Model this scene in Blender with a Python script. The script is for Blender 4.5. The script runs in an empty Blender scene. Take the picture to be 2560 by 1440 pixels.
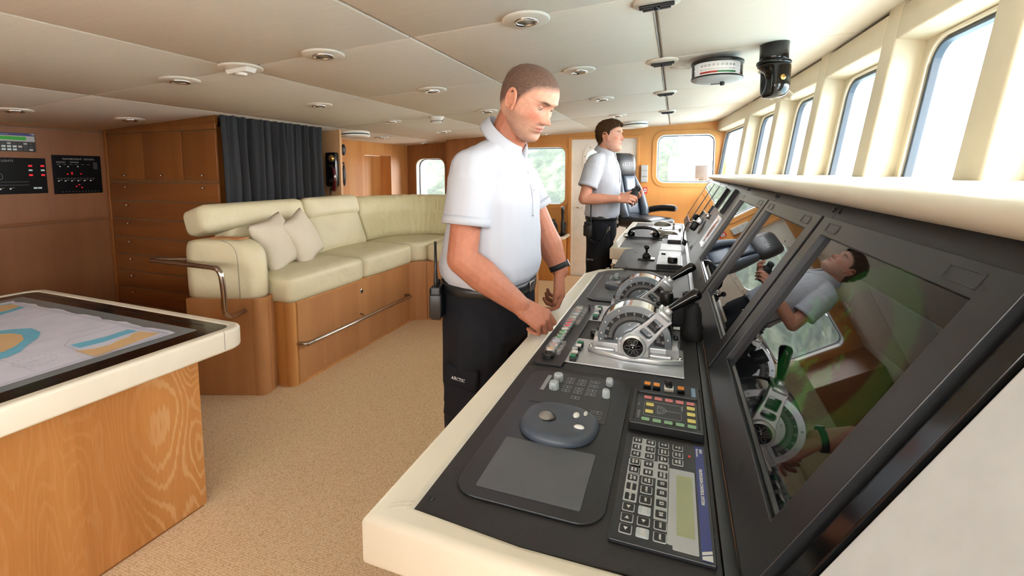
import bpy, bmesh, math, random
import numpy as np
from mathutils import Matrix, Vector, Quaternion, noise
random.seed(7)
S = bpy.context.scene
C = S.collection
PI = math.pi
R = math.radians

# ---------------------------------------------------------------- camera
cam = bpy.data.cameras.new('camera')
cam.sensor_width = 36.0
cam.lens = 36.0 * 1132 / 2560
cam.shift_y = -(720 - 534) / 2560
cam.clip_start = 0.02
cam.clip_end = 600
camo = bpy.data.objects.new('camera', cam)
C.objects.link(camo)
camo.location = (0, 0, 1.5)
camo.rotation_euler = (R(90 - 5.2), 0, R(19.83))
S.camera = camo

# ---------------------------------------------------------------- sky, sun, exposure
w = bpy.data.worlds.new('sky')
S.world = w
w.use_nodes = True
nt = w.node_tree
nt.nodes.clear()
bgn = nt.nodes.new('ShaderNodeBackground')
won = nt.nodes.new('ShaderNodeOutputWorld')
tcn = nt.nodes.new('ShaderNodeTexCoord')
sxn = nt.nodes.new('ShaderNodeSeparateXYZ')
crn = nt.nodes.new('ShaderNodeValToRGB')
nt.links.new(tcn.outputs['Generated'], sxn.inputs[0])
nt.links.new(sxn.outputs['Z'], crn.inputs[0])
crn.color_ramp.elements[0].position = 0.0
crn.color_ramp.elements[0].color = (1.0, 0.985, 0.95, 1)
crn.color_ramp.elements[1].position = 0.6
crn.color_ramp.elements[1].color = (0.82, 0.91, 1.0, 1)
nt.links.new(crn.outputs[0], bgn.inputs[0])
bgn.inputs[1].default_value = 15
nt.links.new(bgn.outputs[0], won.inputs[0])

sun = bpy.data.lights.new('sun', 'SUN')
sun.energy = 4.0
sun.angle = R(0.6)
sun.color = (1.0, 0.95, 0.86)
suno = bpy.data.objects.new('sun', sun)
C.objects.link(suno)
suno.rotation_euler = Vector((0.30, 0.62, -0.95)).to_track_quat('-Z', 'Y').to_euler()

S.view_settings.view_transform = 'Standard'
S.view_settings.look = 'None'
S.view_settings.exposure = 0.6
S.view_settings.gamma = 1.0
S.view_settings.use_curve_mapping = False
S.cycles.max_bounces = 8
S.cycles.diffuse_bounces = 4
S.cycles.glossy_bounces = 4
S.cycles.transmission_bounces = 4
S.cycles.transparent_max_bounces = 12
S.cycles.caustics_reflective = False
S.cycles.caustics_refractive = False
S.cycles.sample_clamp_indirect = 6.0
S.cycles.use_denoising = True

# ---------------------------------------------------------------- materials
def lin(c):
    return tuple((x / 12.92 if x <= 0.04045 else ((x + 0.055) / 1.055) ** 2.4) for x in c)
def hx(s):
    return lin(tuple(int(s[i:i + 2], 16) / 255 for i in (0, 2, 4)))
class Mt:
    def __init__(s, name):
        s.m = bpy.data.materials.new(name)
        s.m.use_nodes = True
        s.t = s.m.node_tree
        s.b = s.t.nodes['Principled BSDF']
        s.tc = None
    def n(s, typ, **kw):
        nd = s.t.nodes.new('ShaderNode' + typ)
        for k, v in kw.items():
            if k in nd.inputs: nd.inputs[k].default_value = v
            else: setattr(nd, k, v)
        return nd
    def l(s, a, b): s.t.links.new(a, b)
    def coord(s, scale=(1, 1, 1), rot=(0, 0, 0)):
        if not s.tc: s.tc = s.n('TexCoord')
        mp = s.n('Mapping')
        mp.inputs['Scale'].default_value = scale
        mp.inputs['Rotation'].default_value = rot
        s.l(s.tc.outputs['Object'], mp.inputs[0])
        return mp.outputs[0]
    def ramp(s, fac, stops):
        r = s.n('ValToRGB')
        e = r.color_ramp.elements
        while len(e) > 1: e.remove(e[-1])
        e[0].position = stops[0][0]; e[0].color = (*stops[0][1], 1)
        for p, c in stops[1:]:
            x = e.new(p); x.color = (*c, 1)
        s.l(fac, r.inputs[0])
        return r.outputs[0]
    def noise(s, vec, scale=5, detail=3, rough=.5, dist=0):
        t = s.n('TexNoise', Scale=scale, Detail=detail, Roughness=rough, Distortion=dist)
        s.l(vec, t.inputs['Vector'])
        return t.outputs['Fac']
    def bump(s, h, strength=.2, dist=.01):
        b = s.n('Bump', Strength=strength, Distance=dist)
        s.l(h, b.inputs['Height'])
        s.l(b.outputs[0], s.b.inputs['Normal'])
def P(name, col, rough=.5, metal=0.0, spec=.5, bump=None, coat=0, emit=None, es=1.0, sheen=0, mottled=None):
    q = Mt(name)
    q.b.inputs['Base Color'].default_value = (*col, 1)
    q.b.inputs['Roughness'].default_value = rough
    q.b.inputs['Metallic'].default_value = metal
    q.b.inputs['Specular IOR Level'].default_value = spec
    q.b.inputs['Coat Weight'].default_value = coat
    if sheen: q.b.inputs['Sheen Weight'].default_value = sheen
    if emit:
        q.b.inputs['Emission Color'].default_value = (*emit, 1)
        q.b.inputs['Emission Strength'].default_value = es
    v = q.coord()
    if bump:
        q.bump(q.noise(v, bump[0], 3, .55), bump[1], bump[2])
    a = mottled or .05
    r = q.ramp(q.noise(v, 9 if not bump else max(4, bump[0] * .1), 2), [(0.3, tuple(c * (1 - a) for c in col)), (0.7, tuple(min(1, c * (1 + a)) for c in col))])
    q.l(r, q.b.inputs['Base Color'])
    return q.m
def wood(name, c_dark, c_light, axis='z', limed=0.0, rough=.42, fig=1.0, zs=.06, ns=3.2):
    """oak veneer: long pores and wandering cathedral figure running along one axis"""
    q = Mt(name)
    sc = {'z': (1, 1, zs), 'x': (.06, 1, 1), 'y': (1, .06, 1)}[axis]
    v = q.coord(sc)
    n1 = q.noise(v, ns, 3, .5, .6)
    wv = q.n('Math', operation='MULTIPLY'); wv.inputs[1].default_value = 26 * fig
    q.l(n1, wv.inputs[0])
    sn = q.n('Math', operation='SINE'); q.l(wv.outputs[0], sn.inputs[0])
    ad = q.n('MapRange'); ad.inputs[1].default_value = -1; ad.inputs[2].default_value = 1
    q.l(sn.outputs[0], ad.inputs[0])
    sc2 = {'z': (90, 90, 3.2), 'x': (3.2, 90, 90), 'y': (90, 3.2, 90)}[axis]
    n2 = q.noise(q.coord(sc2), 2.2, 3, .65)
    n3 = q.noise(q.coord(tuple(a * .02 for a in sc2)), 2.0, 2)
    mx = q.n('Mix', data_type='FLOAT'); mx.inputs[0].default_value = .62
    q.l(ad.outputs[0], mx.inputs[2]); q.l(n2, mx.inputs[3])
    mx2 = q.n('Mix', data_type='FLOAT'); mx2.inputs[0].default_value = .3
    q.l(mx.outputs[0], mx2.inputs[2]); q.l(n3, mx2.inputs[3])
    mid = tuple((a + b) / 2 for a, b in zip(c_dark, c_light))
    stops = [(0.25, c_dark), (0.5, mid), (0.75, c_light)]
    col = q.ramp(mx2.outputs[0], stops)
    if limed:
        # pale filled pores drawn as wandering contour lines inside plume shaped patches
        nA = q.noise(q.coord({'z': (1, 1, .30), 'x': (.3, 1, 1), 'y': (1, .3, 1)}[axis]), 2.6, 2, .45, .5)
        k1 = q.n('Math', operation='MULTIPLY'); k1.inputs[1].default_value = 270; q.l(nA, k1.inputs[0])
        nB = q.noise(q.coord(sc2), 1.2, 2, .6)
        k2 = q.n('Math', operation='MULTIPLY'); k2.inputs[1].default_value = 5.0; q.l(nB, k2.inputs[0])
        k3 = q.n('Math', operation='ADD'); q.l(k1.outputs[0], k3.inputs[0]); q.l(k2.outputs[0], k3.inputs[1])
        s3 = q.n('Math', operation='SINE'); q.l(k3.outputs[0], s3.inputs[0])
        line = q.ramp(s3.outputs[0], [(.35, (0, 0, 0)), (.85, (1, 1, 1))])
        patch = q.ramp(q.noise(q.coord({'z': (1, 1, .10), 'x': (.1, 1, 1), 'y': (1, .1, 1)}[axis]), 2.3, 1), [(.44, (.18, .18, .18)), (.56, (1, 1, 1))])
        m1 = q.n('Math', operation='MULTIPLY'); q.l(line, m1.inputs[0]); q.l(patch, m1.inputs[1])
        m3 = q.n('Math', operation='MULTIPLY'); m3.inputs[1].default_value = limed; q.l(m1.outputs[0], m3.inputs[0])
        mc = q.n('Mix', data_type='RGBA')
        q.l(m3.outputs[0], mc.inputs[0]); q.l(col, mc.inputs[6]); mc.inputs[7].default_value = (*hx('dcae7c'), 1)
        col = mc.outputs[2]
    q.l(col, q.b.inputs['Base Color'])
    q.b.inputs['Roughness'].default_value = rough
    q.b.inputs['Specular IOR Level'].default_value = .4
    q.bump(n2, .08, .002)
    return q.m
def leather(name, col, crease=.35, scale=3.0, rough=.45, st=(1, 1, 1)):
    q = Mt(name)
    v = q.coord(st)
    n = q.noise(v, scale, 3, .5, 1.2)
    g = q.noise(v, 260, 2, .6)
    m = q.n('Math', operation='MULTIPLY'); m.inputs[1].default_value = .05; q.l(g, m.inputs[0])
    a = q.n('Math', operation='ADD'); q.l(n, a.inputs[0]); q.l(m.outputs[0], a.inputs[1])
    q.bump(a.outputs[0], crease, .03)
    q.l(q.ramp(n, [(.3, tuple(c * .95 for c in col)), (.7, tuple(min(1, c * 1.03) for c in col))]), q.b.inputs['Base Color'])
    q.b.inputs['Roughness'].default_value = rough
    return q.m
def carpet(name):
    q = Mt(name)
    v = q.coord((1, 1, 1))
    vo = q.n('TexVoronoi', Scale=150); q.l(v, vo.inputs['Vector'])
    wv = q.n('TexWave', Scale=34, Distortion=.8); wv.wave_type = 'BANDS'; wv.bands_direction = 'Y'; q.l(v, wv.inputs['Vector'])
    a = q.n('Math', operation='MULTIPLY'); a.inputs[1].default_value = .3; q.l(wv.outputs['Fac'], a.inputs[0])
    b = q.n('Math', operation='ADD'); q.l(vo.outputs['Distance'], b.inputs[0]); q.l(a.outputs[0], b.inputs[1])
    col = q.ramp(b.outputs[0], [(0.0, hx('f6dfbd')), (.5, hx('eacda6')), (1.0, hx('d2ae85'))])
    q.l(col, q.b.inputs['Base Color'])
    q.b.inputs['Roughness'].default_value = .95
    q.b.inputs['Specular IOR Level'].default_value = .1
    q.bump(b.outputs[0], -.8, .006)
    return q.m
def fabric(name, col, stretch=(4, 200, 4), a=.07, rough=.85, strength=.12):
    q = Mt(name)
    n = q.noise(q.coord(stretch), 2.0, 4, .6)
    q.l(q.ramp(n, [(.3, tuple(c * (1 - a) for c in col)), (.7, tuple(min(1, c * (1 + a)) for c in col))]), q.b.inputs['Base Color'])
    q.b.inputs['Roughness'].default_value = rough
    q.b.inputs['Specular IOR Level'].default_value = .2
    q.bump(n, strength, .003)
    return q.m
def glass(name, tint=(1, 1, 1), refl=1.0):
    q = Mt(name)
    q.t.nodes.remove(q.b)
    out = [n for n in q.t.nodes if n.type == 'OUTPUT_MATERIAL'][0]
    tr = q.n('BsdfTransparent'); tr.inputs[0].default_value = (*tint, 1)
    gl = q.n('BsdfGlossy', Roughness=.0)
    fr = q.n('Fresnel', IOR=1.45)
    mx = q.n('MixShader')
    q.l(fr.outputs[0], mx.inputs[0]); q.l(tr.outputs[0], mx.inputs[1]); q.l(gl.outputs[0], mx.inputs[2])
    q.l(mx.outputs[0], out.inputs[0])
    return q.m

M = {}
M['oak_warm'] = wood('oak_warm', hx('b9793f'), hx('d39a5c'))
M['oak_far'] = wood('oak_far', hx('c58645'), hx('d99b58'), fig=.5)
M['oak_table'] = wood('oak_table', hx('b1743a'), hx('cb8d50'), limed=.62)
M['oak_sofa'] = wood('oak_sofa', hx('ad764a'), hx('c08a59'), fig=.8)
M['oak_dark'] = wood('oak_dark', hx('8a552f'), hx('9c6538'))
M['oak_drawer'] = wood('oak_drawer', hx('74431f'), hx('875228'), 'x')
M['oak_cab'] = wood('oak_cab', hx('784720'), hx('895428'), fig=.6)
M['wall_oak'] = wood('wall_oak', hx('7f5338'), hx('906342'), fig=.4)
M['carpet'] = carpet('carpet')
M['ceil'] = fabric('ceiling_fabric', hx('e9e0d2'), (3, 60, 3), .03)
M['gap'] = P('ceiling_gap', hx('6b5a48'), .8)
M['plate'] = P('cream_plate', hx('e6dccc'), .5)
M['cream'] = leather('cream_leather', hx('d6ccaa'), .28, 3.5)
M['cream_smooth'] = leather('cream_edge_leather', hx('e9e0cc'), .05, 3, .4)
M['cream_wrink'] = leather('cream_wrinkled_leather', hx('cfc59c'), .55, 11, .45, (1, 1, .14))
M['cream_wall'] = P('cream_wall', hx('d3c7ae'), .55, bump=(180, .05, .001), mottled=.015)
M['cheek'] = P('pale_panel', hx('e4e9ee'), .55, bump=(180, .05, .001))
M['white'] = P('white_paint', hx('efeae0'), .35)
M['blackpad'] = P('console_black', hx('2b2a2b'), .55, bump=(420, .35, .0015))
M['dashpad'] = P('dash_black', hx('2d3032'), .42, bump=(330, .3, .0012))
M['bezel'] = P('bezel_black', hx('26282b'), .33, bump=(700, .08, .0005))
M['black'] = P('black_plastic', hx('17181a'), .38)
M['blackgloss'] = P('black_gloss', hx('0c0d0f'), .12)
M['rubber'] = P('black_rubber', hx('121315'), .75, bump=(300, .3, .001))
M['dgrey'] = P('dark_grey', hx('3b3d40'), .5)
M['mgrey'] = P('mid_grey', hx('5d6065'), .5)
M['lgrey'] = P('light_grey', hx('b5b9bb'), .5)
M['slate'] = P('slate_plastic', hx('48515e'), .42)
M['dialsteel'] = P('dial_steel', hx('a9b2b8'), .22, .85)
M['silver'] = P('brushed_silver', hx('dcdfe2'), .32, .8)
M['alum'] = P('silver_casting', hx('d0d3d5'), .3, .55)
M['chrome'] = P('chrome', hx('dcdcdc'), .08, 1.0)
M['steel'] = P('satin_steel', hx('b9ada2'), .22, 1.0)
M['brass'] = P('brass', hx('d6a860'), .25, .9)
M['knobgrey'] = P('knob_grey', hx('b9c2c6'), .5)
M['whitekey'] = P('white_key', hx('f2f1ee'), .4)
M['red'] = P('red_lens', hx('e0433f'), .35)
M['pink'] = P('pink_key', hx('d97f80'), .45)
M['green'] = P('green_lens', hx('4f9a63'), .35)
M['dgreen'] = P('green_button', hx('0d7a50'), .3)
M['lgreen'] = P('pale_green_key', hx('9cc8a0'), .45)
M['yellow'] = P('yellow_key', hx('e6d67a'), .45)
M['amber'] = P('amber_lens', hx('e98b1c'), .35)
M['lilac'] = P('lilac_lens', hx('b9bcdc'), .35)
M['salmon'] = P('salmon_lens', hx('dc9a8e'), .35)
M['apricot'] = P('apricot_lens', hx('e2a463'), .35)
M['lcd'] = P('lcd_green', hx('a3aa84'), .25)
M['blue'] = P('navy_blue', hx('343e80'), .4)
M['skyblue'] = P('sky_blue', hx('7fa9d2'), .4)
M['lcdon'] = P('lit_display', hx('1a7a1c'), .4, emit=hx('1c9a1a'), es=.22)
M['panelblack'] = P('panel_black', hx('08090b'), .35, spec=.12)
M['oak_pale'] = wood('oak_pale', hx('c79a6c'), hx('d6ab7e'), fig=.4)
M['bronze'] = P('bronze_dome', hx('8f8a82'), .3, .75)
M['ledred'] = P('lit_red', hx('c01420'), .4, emit=hx('d01424'), es=.6)
M['ledwhite'] = P('lit_white', hx('b8c8c8'), .4, emit=hx('b8c8c8'), es=.12)
M['textwhite'] = P('lettering_white', hx('d9d9d6'), .6)
M['textgrey'] = P('lettering_grey', hx('9a9ca0'), .6)
M['curtain'] = fabric('curtain_cloth', hx('333437'), (60, 60, 260), .18, .9, .3)
M['pillow'] = fabric('pillow_linen', hx('d8cdb9'), (240, 240, 240), .10, .95, .35)
M['polo'] = fabric('white_polo', hx('b3b6be'), (300, 300, 300), .02, .8, .06)
M['trouser'] = fabric('black_trousers', hx('15161b'), (220, 220, 220), .12, .85, .12)
M['leatherblack'] = P('black_leather', hx('1a1a1b'), .38, bump=(120, .2, .001))
M['chairleather'] = leather('chair_leather', hx('525c69'), .12, 4, .34)
M['headrest'] = P('headrest_leather', hx('303236'), .38, bump=(120, .2, .001))
M['gasket'] = P('window_gasket', hx('39444f'), .45)
M['winglass'] = glass('window_glass')
M['clear'] = glass('clear_plastic', (.99, .99, .98))
def bubble():
    q = Mt('clear_guard')
    out = [n for n in q.t.nodes if n.type == 'OUTPUT_MATERIAL'][0]
    q.b.inputs['Base Color'].default_value = (.8, .8, .78, 1); q.b.inputs['Roughness'].default_value = .12
    tr = q.n('BsdfTransparent'); mx = q.n('MixShader'); mx.inputs[0].default_value = .20
    q.l(tr.outputs[0], mx.inputs[1]); q.l(q.b.outputs[0], mx.inputs[2]); q.l(mx.outputs[0], out.inputs[0])
    return q.m
M['bubble'] = bubble()
M['glowscale'] = P('added_glow_scale', hx('e8e6e0'), .5, emit=hx('f0eee8'), es=.35)  # emission added to brighten the scale drum, which sits in shadow
M['ballgrey'] = P('ball_bronze', hx('8d8780'), .3)
M['paper'] = P('chart_paper', hx('d3d3e2'), .7)
M['land'] = P('chart_land', hx('d8b384'), .7)
M['shoal'] = P('chart_shoal', hx('6fb7d3'), .7)
M['ink'] = P('chart_ink', hx('8d8ca0'), .7)
M['matgrey'] = P('matt_grey_glass', hx('7f8688'), .25)
M['tableblack'] = P('table_black_glass', hx('0a0c0e'), .12)
M['ruby'] = P('dark_red_handset', hx('4a1016'), .15, coat=.6)
M['signred'] = P('sign_red', hx('c8323c'), .5)
M['boxgrey'] = P('grey_box', hx('b3ab98'), .5)
M['trim_metal'] = P('dark_metal', hx('55504a'), .35, .7)

# radar display behind glass
def radar():
    q = Mt('radar_glass')
    q.b.inputs['Base Color'].default_value = (.004, .005, .007, 1)
    q.b.inputs['Roughness'].default_value = .02
    q.b.inputs['IOR'].default_value = 1.55
    v = q.coord()
    sp = q.n('SeparateXYZ'); q.l(v, sp.inputs[0])
    # echo patches: noise limited to a disc around the sweep centre
    ln = q.n('VectorMath', operation='DISTANCE'); q.l(v, ln.inputs[0]); ln.inputs[1].default_value = (0.02, 0.0, 0)
    inside = q.ramp(ln.outputs['Value'], [(.0, (1, 1, 1)), (.150, (1, 1, 1)), (.158, (0, 0, 0))])
    nz = q.ramp(q.noise(v, 13, 4, .6), [(.55, (0, 0, 0)), (.62, (1, 1, 1))])
    arc = q.n('VectorMath', operation='DISTANCE'); q.l(v, arc.inputs[0]); arc.inputs[1].default_value = (0.09, 0.02, 0)
    a1 = q.ramp(arc.outputs['Value'], [(.12, (0, 0, 0)), (.125, (1, 1, 1)), (.165, (1, 1, 1)), (.17, (0, 0, 0))])
    m = q.n('Math', operation='MULTIPLY'); q.l(inside, m.inputs[0]); q.l(nz, m.inputs[1])
    m2 = q.n('Math', operation='MULTIPLY'); q.l(a1, m2.inputs[0]); m2.inputs[1].default_value = .35
    ad = q.n('Math', operation='MAXIMUM'); q.l(m.outputs[0], ad.inputs[0]); q.l(m2.outputs[0], ad.inputs[1])
    m3 = q.n('Math', operation='MULTIPLY'); q.l(ad.outputs[0], m3.inputs[0]); m3.inputs[1].default_value = .08
    q.b.inputs['Emission Color'].default_value = (*hx('2fae3c'), 1)
    q.l(m3.outputs[0], q.b.inputs['Emission Strength'])
    return q.m
M['radar'] = radar()
def darkglass():
    q = Mt('screen_glass')
    q.b.inputs['Base Color'].default_value = (.006, .007, .009, 1)
    q.b.inputs['Roughness'].default_value = .015
    q.b.inputs['IOR'].default_value = 1.6
    return q.m
M['screen'] = darkglass()

# ---------------------------------------------------------------- builders
def frame(o, x, y):
    x = Vector(x).normalized(); y = Vector(y).normalized(); z = x.cross(y)
    m = Matrix.Identity(4)
    for i in range(3):
        m[i][0], m[i][1], m[i][2], m[i][3] = x[i], y[i], z[i], o[i]
    return m
def T(x=0, y=0, z=0): return Matrix.Translation((x, y, z))
def RX(a): return Matrix.Rotation(R(a), 4, 'X')
def RY(a): return Matrix.Rotation(R(a), 4, 'Y')
def RZ(a): return Matrix.Rotation(R(a), 4, 'Z')
def SC(x, y, z): return Matrix.Diagonal((x, y, z, 1))
def rr(w, h, r=0, cx=0, cy=0, n=6):
    """rounded rectangle outline"""
    r = min(r, w / 2, h / 2)
    if r <= 0: return [(cx - w / 2, cy - h / 2), (cx + w / 2, cy - h / 2), (cx + w / 2, cy + h / 2), (cx - w / 2, cy + h / 2)]
    pts = []
    for k, (sx, sy) in enumerate(((1, -1), (1, 1), (-1, 1), (-1, -1))):
        for i in range(n + 1):
            a = -PI / 2 + k * PI / 2 + i / n * PI / 2
            pts.append((cx + sx * (w / 2 - r) + r * math.cos(a), cy + sy * (h / 2 - r) + r * math.sin(a)))
    return pts
def disc(r, cx=0, cy=0, n=28): return [(cx + r * math.cos(i * 2 * PI / n), cy + r * math.sin(i * 2 * PI / n)) for i in range(n)]
class B:
    def __init__(s, M0=None):
        s.bm = bmesh.new(); s.mats = []; s.M0 = M0 or Matrix.Identity(4); s.cur = 0
    def mat(s, m):
        m = M[m] if isinstance(m, str) else m
        if m not in s.mats: s.mats.append(m)
        s.cur = s.mats.index(m)
        return s
    def _fin(s, verts, mx, smooth=False):
        mx = s.M0 @ (mx or Matrix.Identity(4))
        fs = set()
        for v in verts:
            v.co = mx @ v.co
            for f in v.link_faces: fs.add(f)
        for f in fs:
            f.material_index = s.cur; f.smooth = smooth
        return s
    def box(s, c, d, mx=None, bev=0, seg=2):
        r = bmesh.ops.create_cube(s.bm, size=1)
        vs = r['verts']
        for v in vs: v.co = Vector((v.co.x * d[0] + c[0], v.co.y * d[1] + c[1], v.co.z * d[2] + c[2]))
        if bev:
            es = list({e for v in vs for e in v.link_edges})
            rb = bmesh.ops.bevel(s.bm, geom=es, offset=min(bev, min(d) * .49), segments=seg, profile=.5, affect='EDGES')
            vs = list({v for f in rb['faces'] for v in f.verts} | {v for v in vs if v.is_valid})
        return s._fin(vs, mx, bool(bev))
    def bx(s, x0, x1, y0, y1, z0, z1, mx=None, bev=0, seg=2):
        return s.box(((x0 + x1) / 2, (y0 + y1) / 2, (z0 + z1) / 2), (abs(x1 - x0), abs(y1 - y0), abs(z1 - z0)), mx, bev, seg)
    def lathe(s, prof, mx=None, n=24, cap=True, smooth=True):
        rows = []
        for r_, z_ in prof:
            rows.append([s.bm.verts.new((r_ * math.cos(i * 2 * PI / n), r_ * math.sin(i * 2 * PI / n), z_)) for i in range(n)])
        for a, b in zip(rows, rows[1:]):
            for i in range(n): s.bm.faces.new((a[i], a[(i + 1) % n], b[(i + 1) % n], b[i]))
        if cap:
            s.bm.faces.new(list(reversed(rows[0]))); s.bm.faces.new(rows[-1])
        vs = [v for r_ in rows for v in r_]
        s._fin(vs, mx, smooth)
        return s
    def cyl(s, r, z0, z1, mx=None, n=24, bev=0, smooth=True):
        if bev: return s.lathe([(r - bev, z0), (r, z0 + bev), (r, z1 - bev), (r - bev, z1)], mx, n)
        s.lathe([(r, z0), (r, z1)], mx, n, smooth=smooth)
        return s
    def loft(s, rings, mx=None, closed=True, cap=True, smooth=True):
        rows = [[s.bm.verts.new(p) for p in r_] for r_ in rings]
        n = len(rows[0])
        for a, b in zip(rows, rows[1:]):
            for i in range(n if closed else n - 1):
                j = (i + 1) % n
                s.bm.faces.new((a[i], a[j], b[j], b[i]))
        if cap and closed:
            s.bm.faces.new(list(reversed(rows[0]))); s.bm.faces.new(rows[-1])
        s._fin([v for r_ in rows for v in r_], mx, smooth)
        return s
    def tube(s, pts, r, n=10, mx=None, cap=True, sub=0):
        pts = [Vector(p) for p in pts]
        rs = list(r) if hasattr(r, '__len__') else [r] * len(pts)
        if sub:
            P2, R2 = [], []
            for i in range(len(pts) - 1):
                p0 = pts[max(i - 1, 0)]; p1 = pts[i]; p2 = pts[i + 1]; p3 = pts[min(i + 2, len(pts) - 1)]
                for k in range(sub):
                    t = k / sub
                    P2.append(.5 * ((2 * p1) + (-p0 + p2) * t + (2 * p0 - 5 * p1 + 4 * p2 - p3) * t * t + (-p0 + 3 * p1 - 3 * p2 + p3) * t ** 3))
                    R2.append(rs[i] * (1 - t) + rs[i + 1] * t)
            P2.append(pts[-1]); R2.append(rs[-1]); pts, rs = P2, R2
        rings = []
        nrm = None
        for i, p in enumerate(pts):
            d = (pts[min(i + 1, len(pts) - 1)] - pts[max(i - 1, 0)])
            if d.length < 1e-9: d = Vector((0, 0, 1))
            d.normalize()
            if nrm is None:
                nrm = d.orthogonal().normalized()
            else:
                nrm = (nrm - d * nrm.dot(d))
                nrm = nrm.normalized() if nrm.length > 1e-6 else d.orthogonal().normalized()
            bn = d.cross(nrm)
            rings.append([p + (nrm * math.cos(a * 2 * PI / n) + bn * math.sin(a * 2 * PI / n)) * rs[i] for a in range(n)])
        return s.loft(rings, mx, cap=cap)
    def sph(s, c, r, mx=None, nu=16, nv=10):
        rs = r if hasattr(r, '__len__') else (r, r, r)
        q = bmesh.ops.create_uvsphere(s.bm, u_segments=nu, v_segments=nv, radius=1)
        for v in q['verts']: v.co = Vector((v.co.x * rs[0] + c[0], v.co.y * rs[1] + c[1], v.co.z * rs[2] + c[2]))
        return s._fin(q['verts'], mx, True)
    def plate(s, polys, z0, z1, mx=None, bev=0.0, smooth=False):
        """a flat sheet with holes: first outline is the outside"""
        cu = bpy.data.curves.new('t', 'CURVE')
        cu.dimensions = '2D'; cu.fill_mode = 'BOTH'
        cu.extrude = abs(z1 - z0) / 2 - bev
        cu.bevel_depth = bev; cu.bevel_resolution = 1 if bev < .008 else 4
        cu.offset = -bev
        for pl in polys:
            sp = cu.splines.new('POLY'); sp.points.add(len(pl) - 1)
            for p_, q_ in zip(sp.points, pl): p_.co = (q_[0], q_[1], 0, 1)
            sp.use_cyclic_u = True
        o = bpy.data.objects.new('t', cu)
        me = bpy.data.meshes.new_from_object(o)
        bpy.data.objects.remove(o); bpy.data.curves.remove(cu)
        return s.addmesh(me, (mx or Matrix.Identity(4)) @ T(0, 0, (z0 + z1) / 2), smooth)
    def addmesh(s, me, mx=None, smooth=False):
        n0 = len(s.bm.verts)
        s.bm.from_mesh(me)
        s.bm.verts.ensure_lookup_table()
        vs = s.bm.verts[n0:]
        s._fin(vs, mx, smooth)
        bpy.data.meshes.remove(me)
        return s
    def text(s, body, size, mx=None, align='CENTER', depth=.0006, bold=0.0, sx=1.0):
        cu = bpy.data.curves.new('t', 'FONT')
        cu.body = body; cu.size = size; cu.align_x = align; cu.align_y = 'CENTER'
        cu.extrude = depth / 2; cu.offset = bold; cu.resolution_u = 2
        o = bpy.data.objects.new('t', cu)
        me = bpy.data.meshes.new_from_object(o)
        bpy.data.objects.remove(o); bpy.data.curves.remove(cu)
        return s.addmesh(me, (mx or Matrix.Identity(4)) @ SC(sx, 1, 1))
    def quad(s, pts, mx=None):
        vs = [s.bm.verts.new(p) for p in pts]
        s.bm.faces.new(vs)
        return s._fin(vs, mx)
    def build(s, name, parent=None, sub=0, recalc=True):
        if recalc: bmesh.ops.recalc_face_normals(s.bm, faces=s.bm.faces)
        me = bpy.data.meshes.new(name)
        s.bm.to_mesh(me); s.bm.free()
        for m in s.mats: me.materials.append(m)
        o = bpy.data.objects.new(name, me)
        C.objects.link(o)
        if parent: o.parent = parent
        if sub:
            md = o.modifiers.new('s', 'SUBSURF'); md.levels = sub; md.render_levels = sub
        return o
def thing(name, label, cat, loc=(0, 0, 0), rotz=0, group=None, mx=None):
    o = bpy.data.objects.new(name, None); C.objects.link(o)
    o.empty_display_size = .05
    if mx is not None: o.matrix_world = mx
    else:
        o.location = loc; o.rotation_euler = (0, 0, R(rotz))
    o['label'] = label; o['category'] = cat
    if group: o['group'] = group
    return o
def tag(o, label, cat, group=None):
    o['label'] = label; o['category'] = cat
    if group: o['group'] = group
    return o
def struct(o):
    o['kind'] = 'structure'; return o
def stuff(o, label, cat):
    o['kind'] = 'stuff'; return tag(o, label, cat)
def dup(root, label=None, group=None, mx=None, loc=None):
    r = root.copy(); C.objects.link(r)
    if mx is not None: r.matrix_world = mx
    if loc is not None: r.location = loc
    if label: r['label'] = label
    if group: r['group'] = group
    for ch in list(root.children):
        c = ch.copy(); C.objects.link(c); c.parent = r
        for g in ch.children:
            d = g.copy(); C.objects.link(d); d.parent = c
    return r
def console_mx(x, y, z=.951): return frame((x, y, z), (0, -1, 0), (1, 0, 0))
DX0, DZ0 = .10, .95
def dash_mx(y, v, off=0.0):
    m = frame((DX0 + .5 * v, y, DZ0 + v * math.sqrt(3) / 2), (0, -1, 0), (.5, 0, math.sqrt(3) / 2))
    return m @ T(0, 0, off)
def cz(x): return 2.133 + .054 * x
# ================================================================ the room
def XT(y):
    ys = [-3, 0, 1, 2.27, 3.03, 4.56, 6.5]; xs = [.84, .86, .852, .826, .793, .675, .49]
    return float(np.interp(y, ys, xs))
TAN8 = math.tan(R(8))
YB = -2.6   # wall behind the camera
b = B().mat('carpet'); b.bx(-5.0, 1.4, YB - .1, 6.6, -.05, 0); struct(b.build('floor'))
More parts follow.
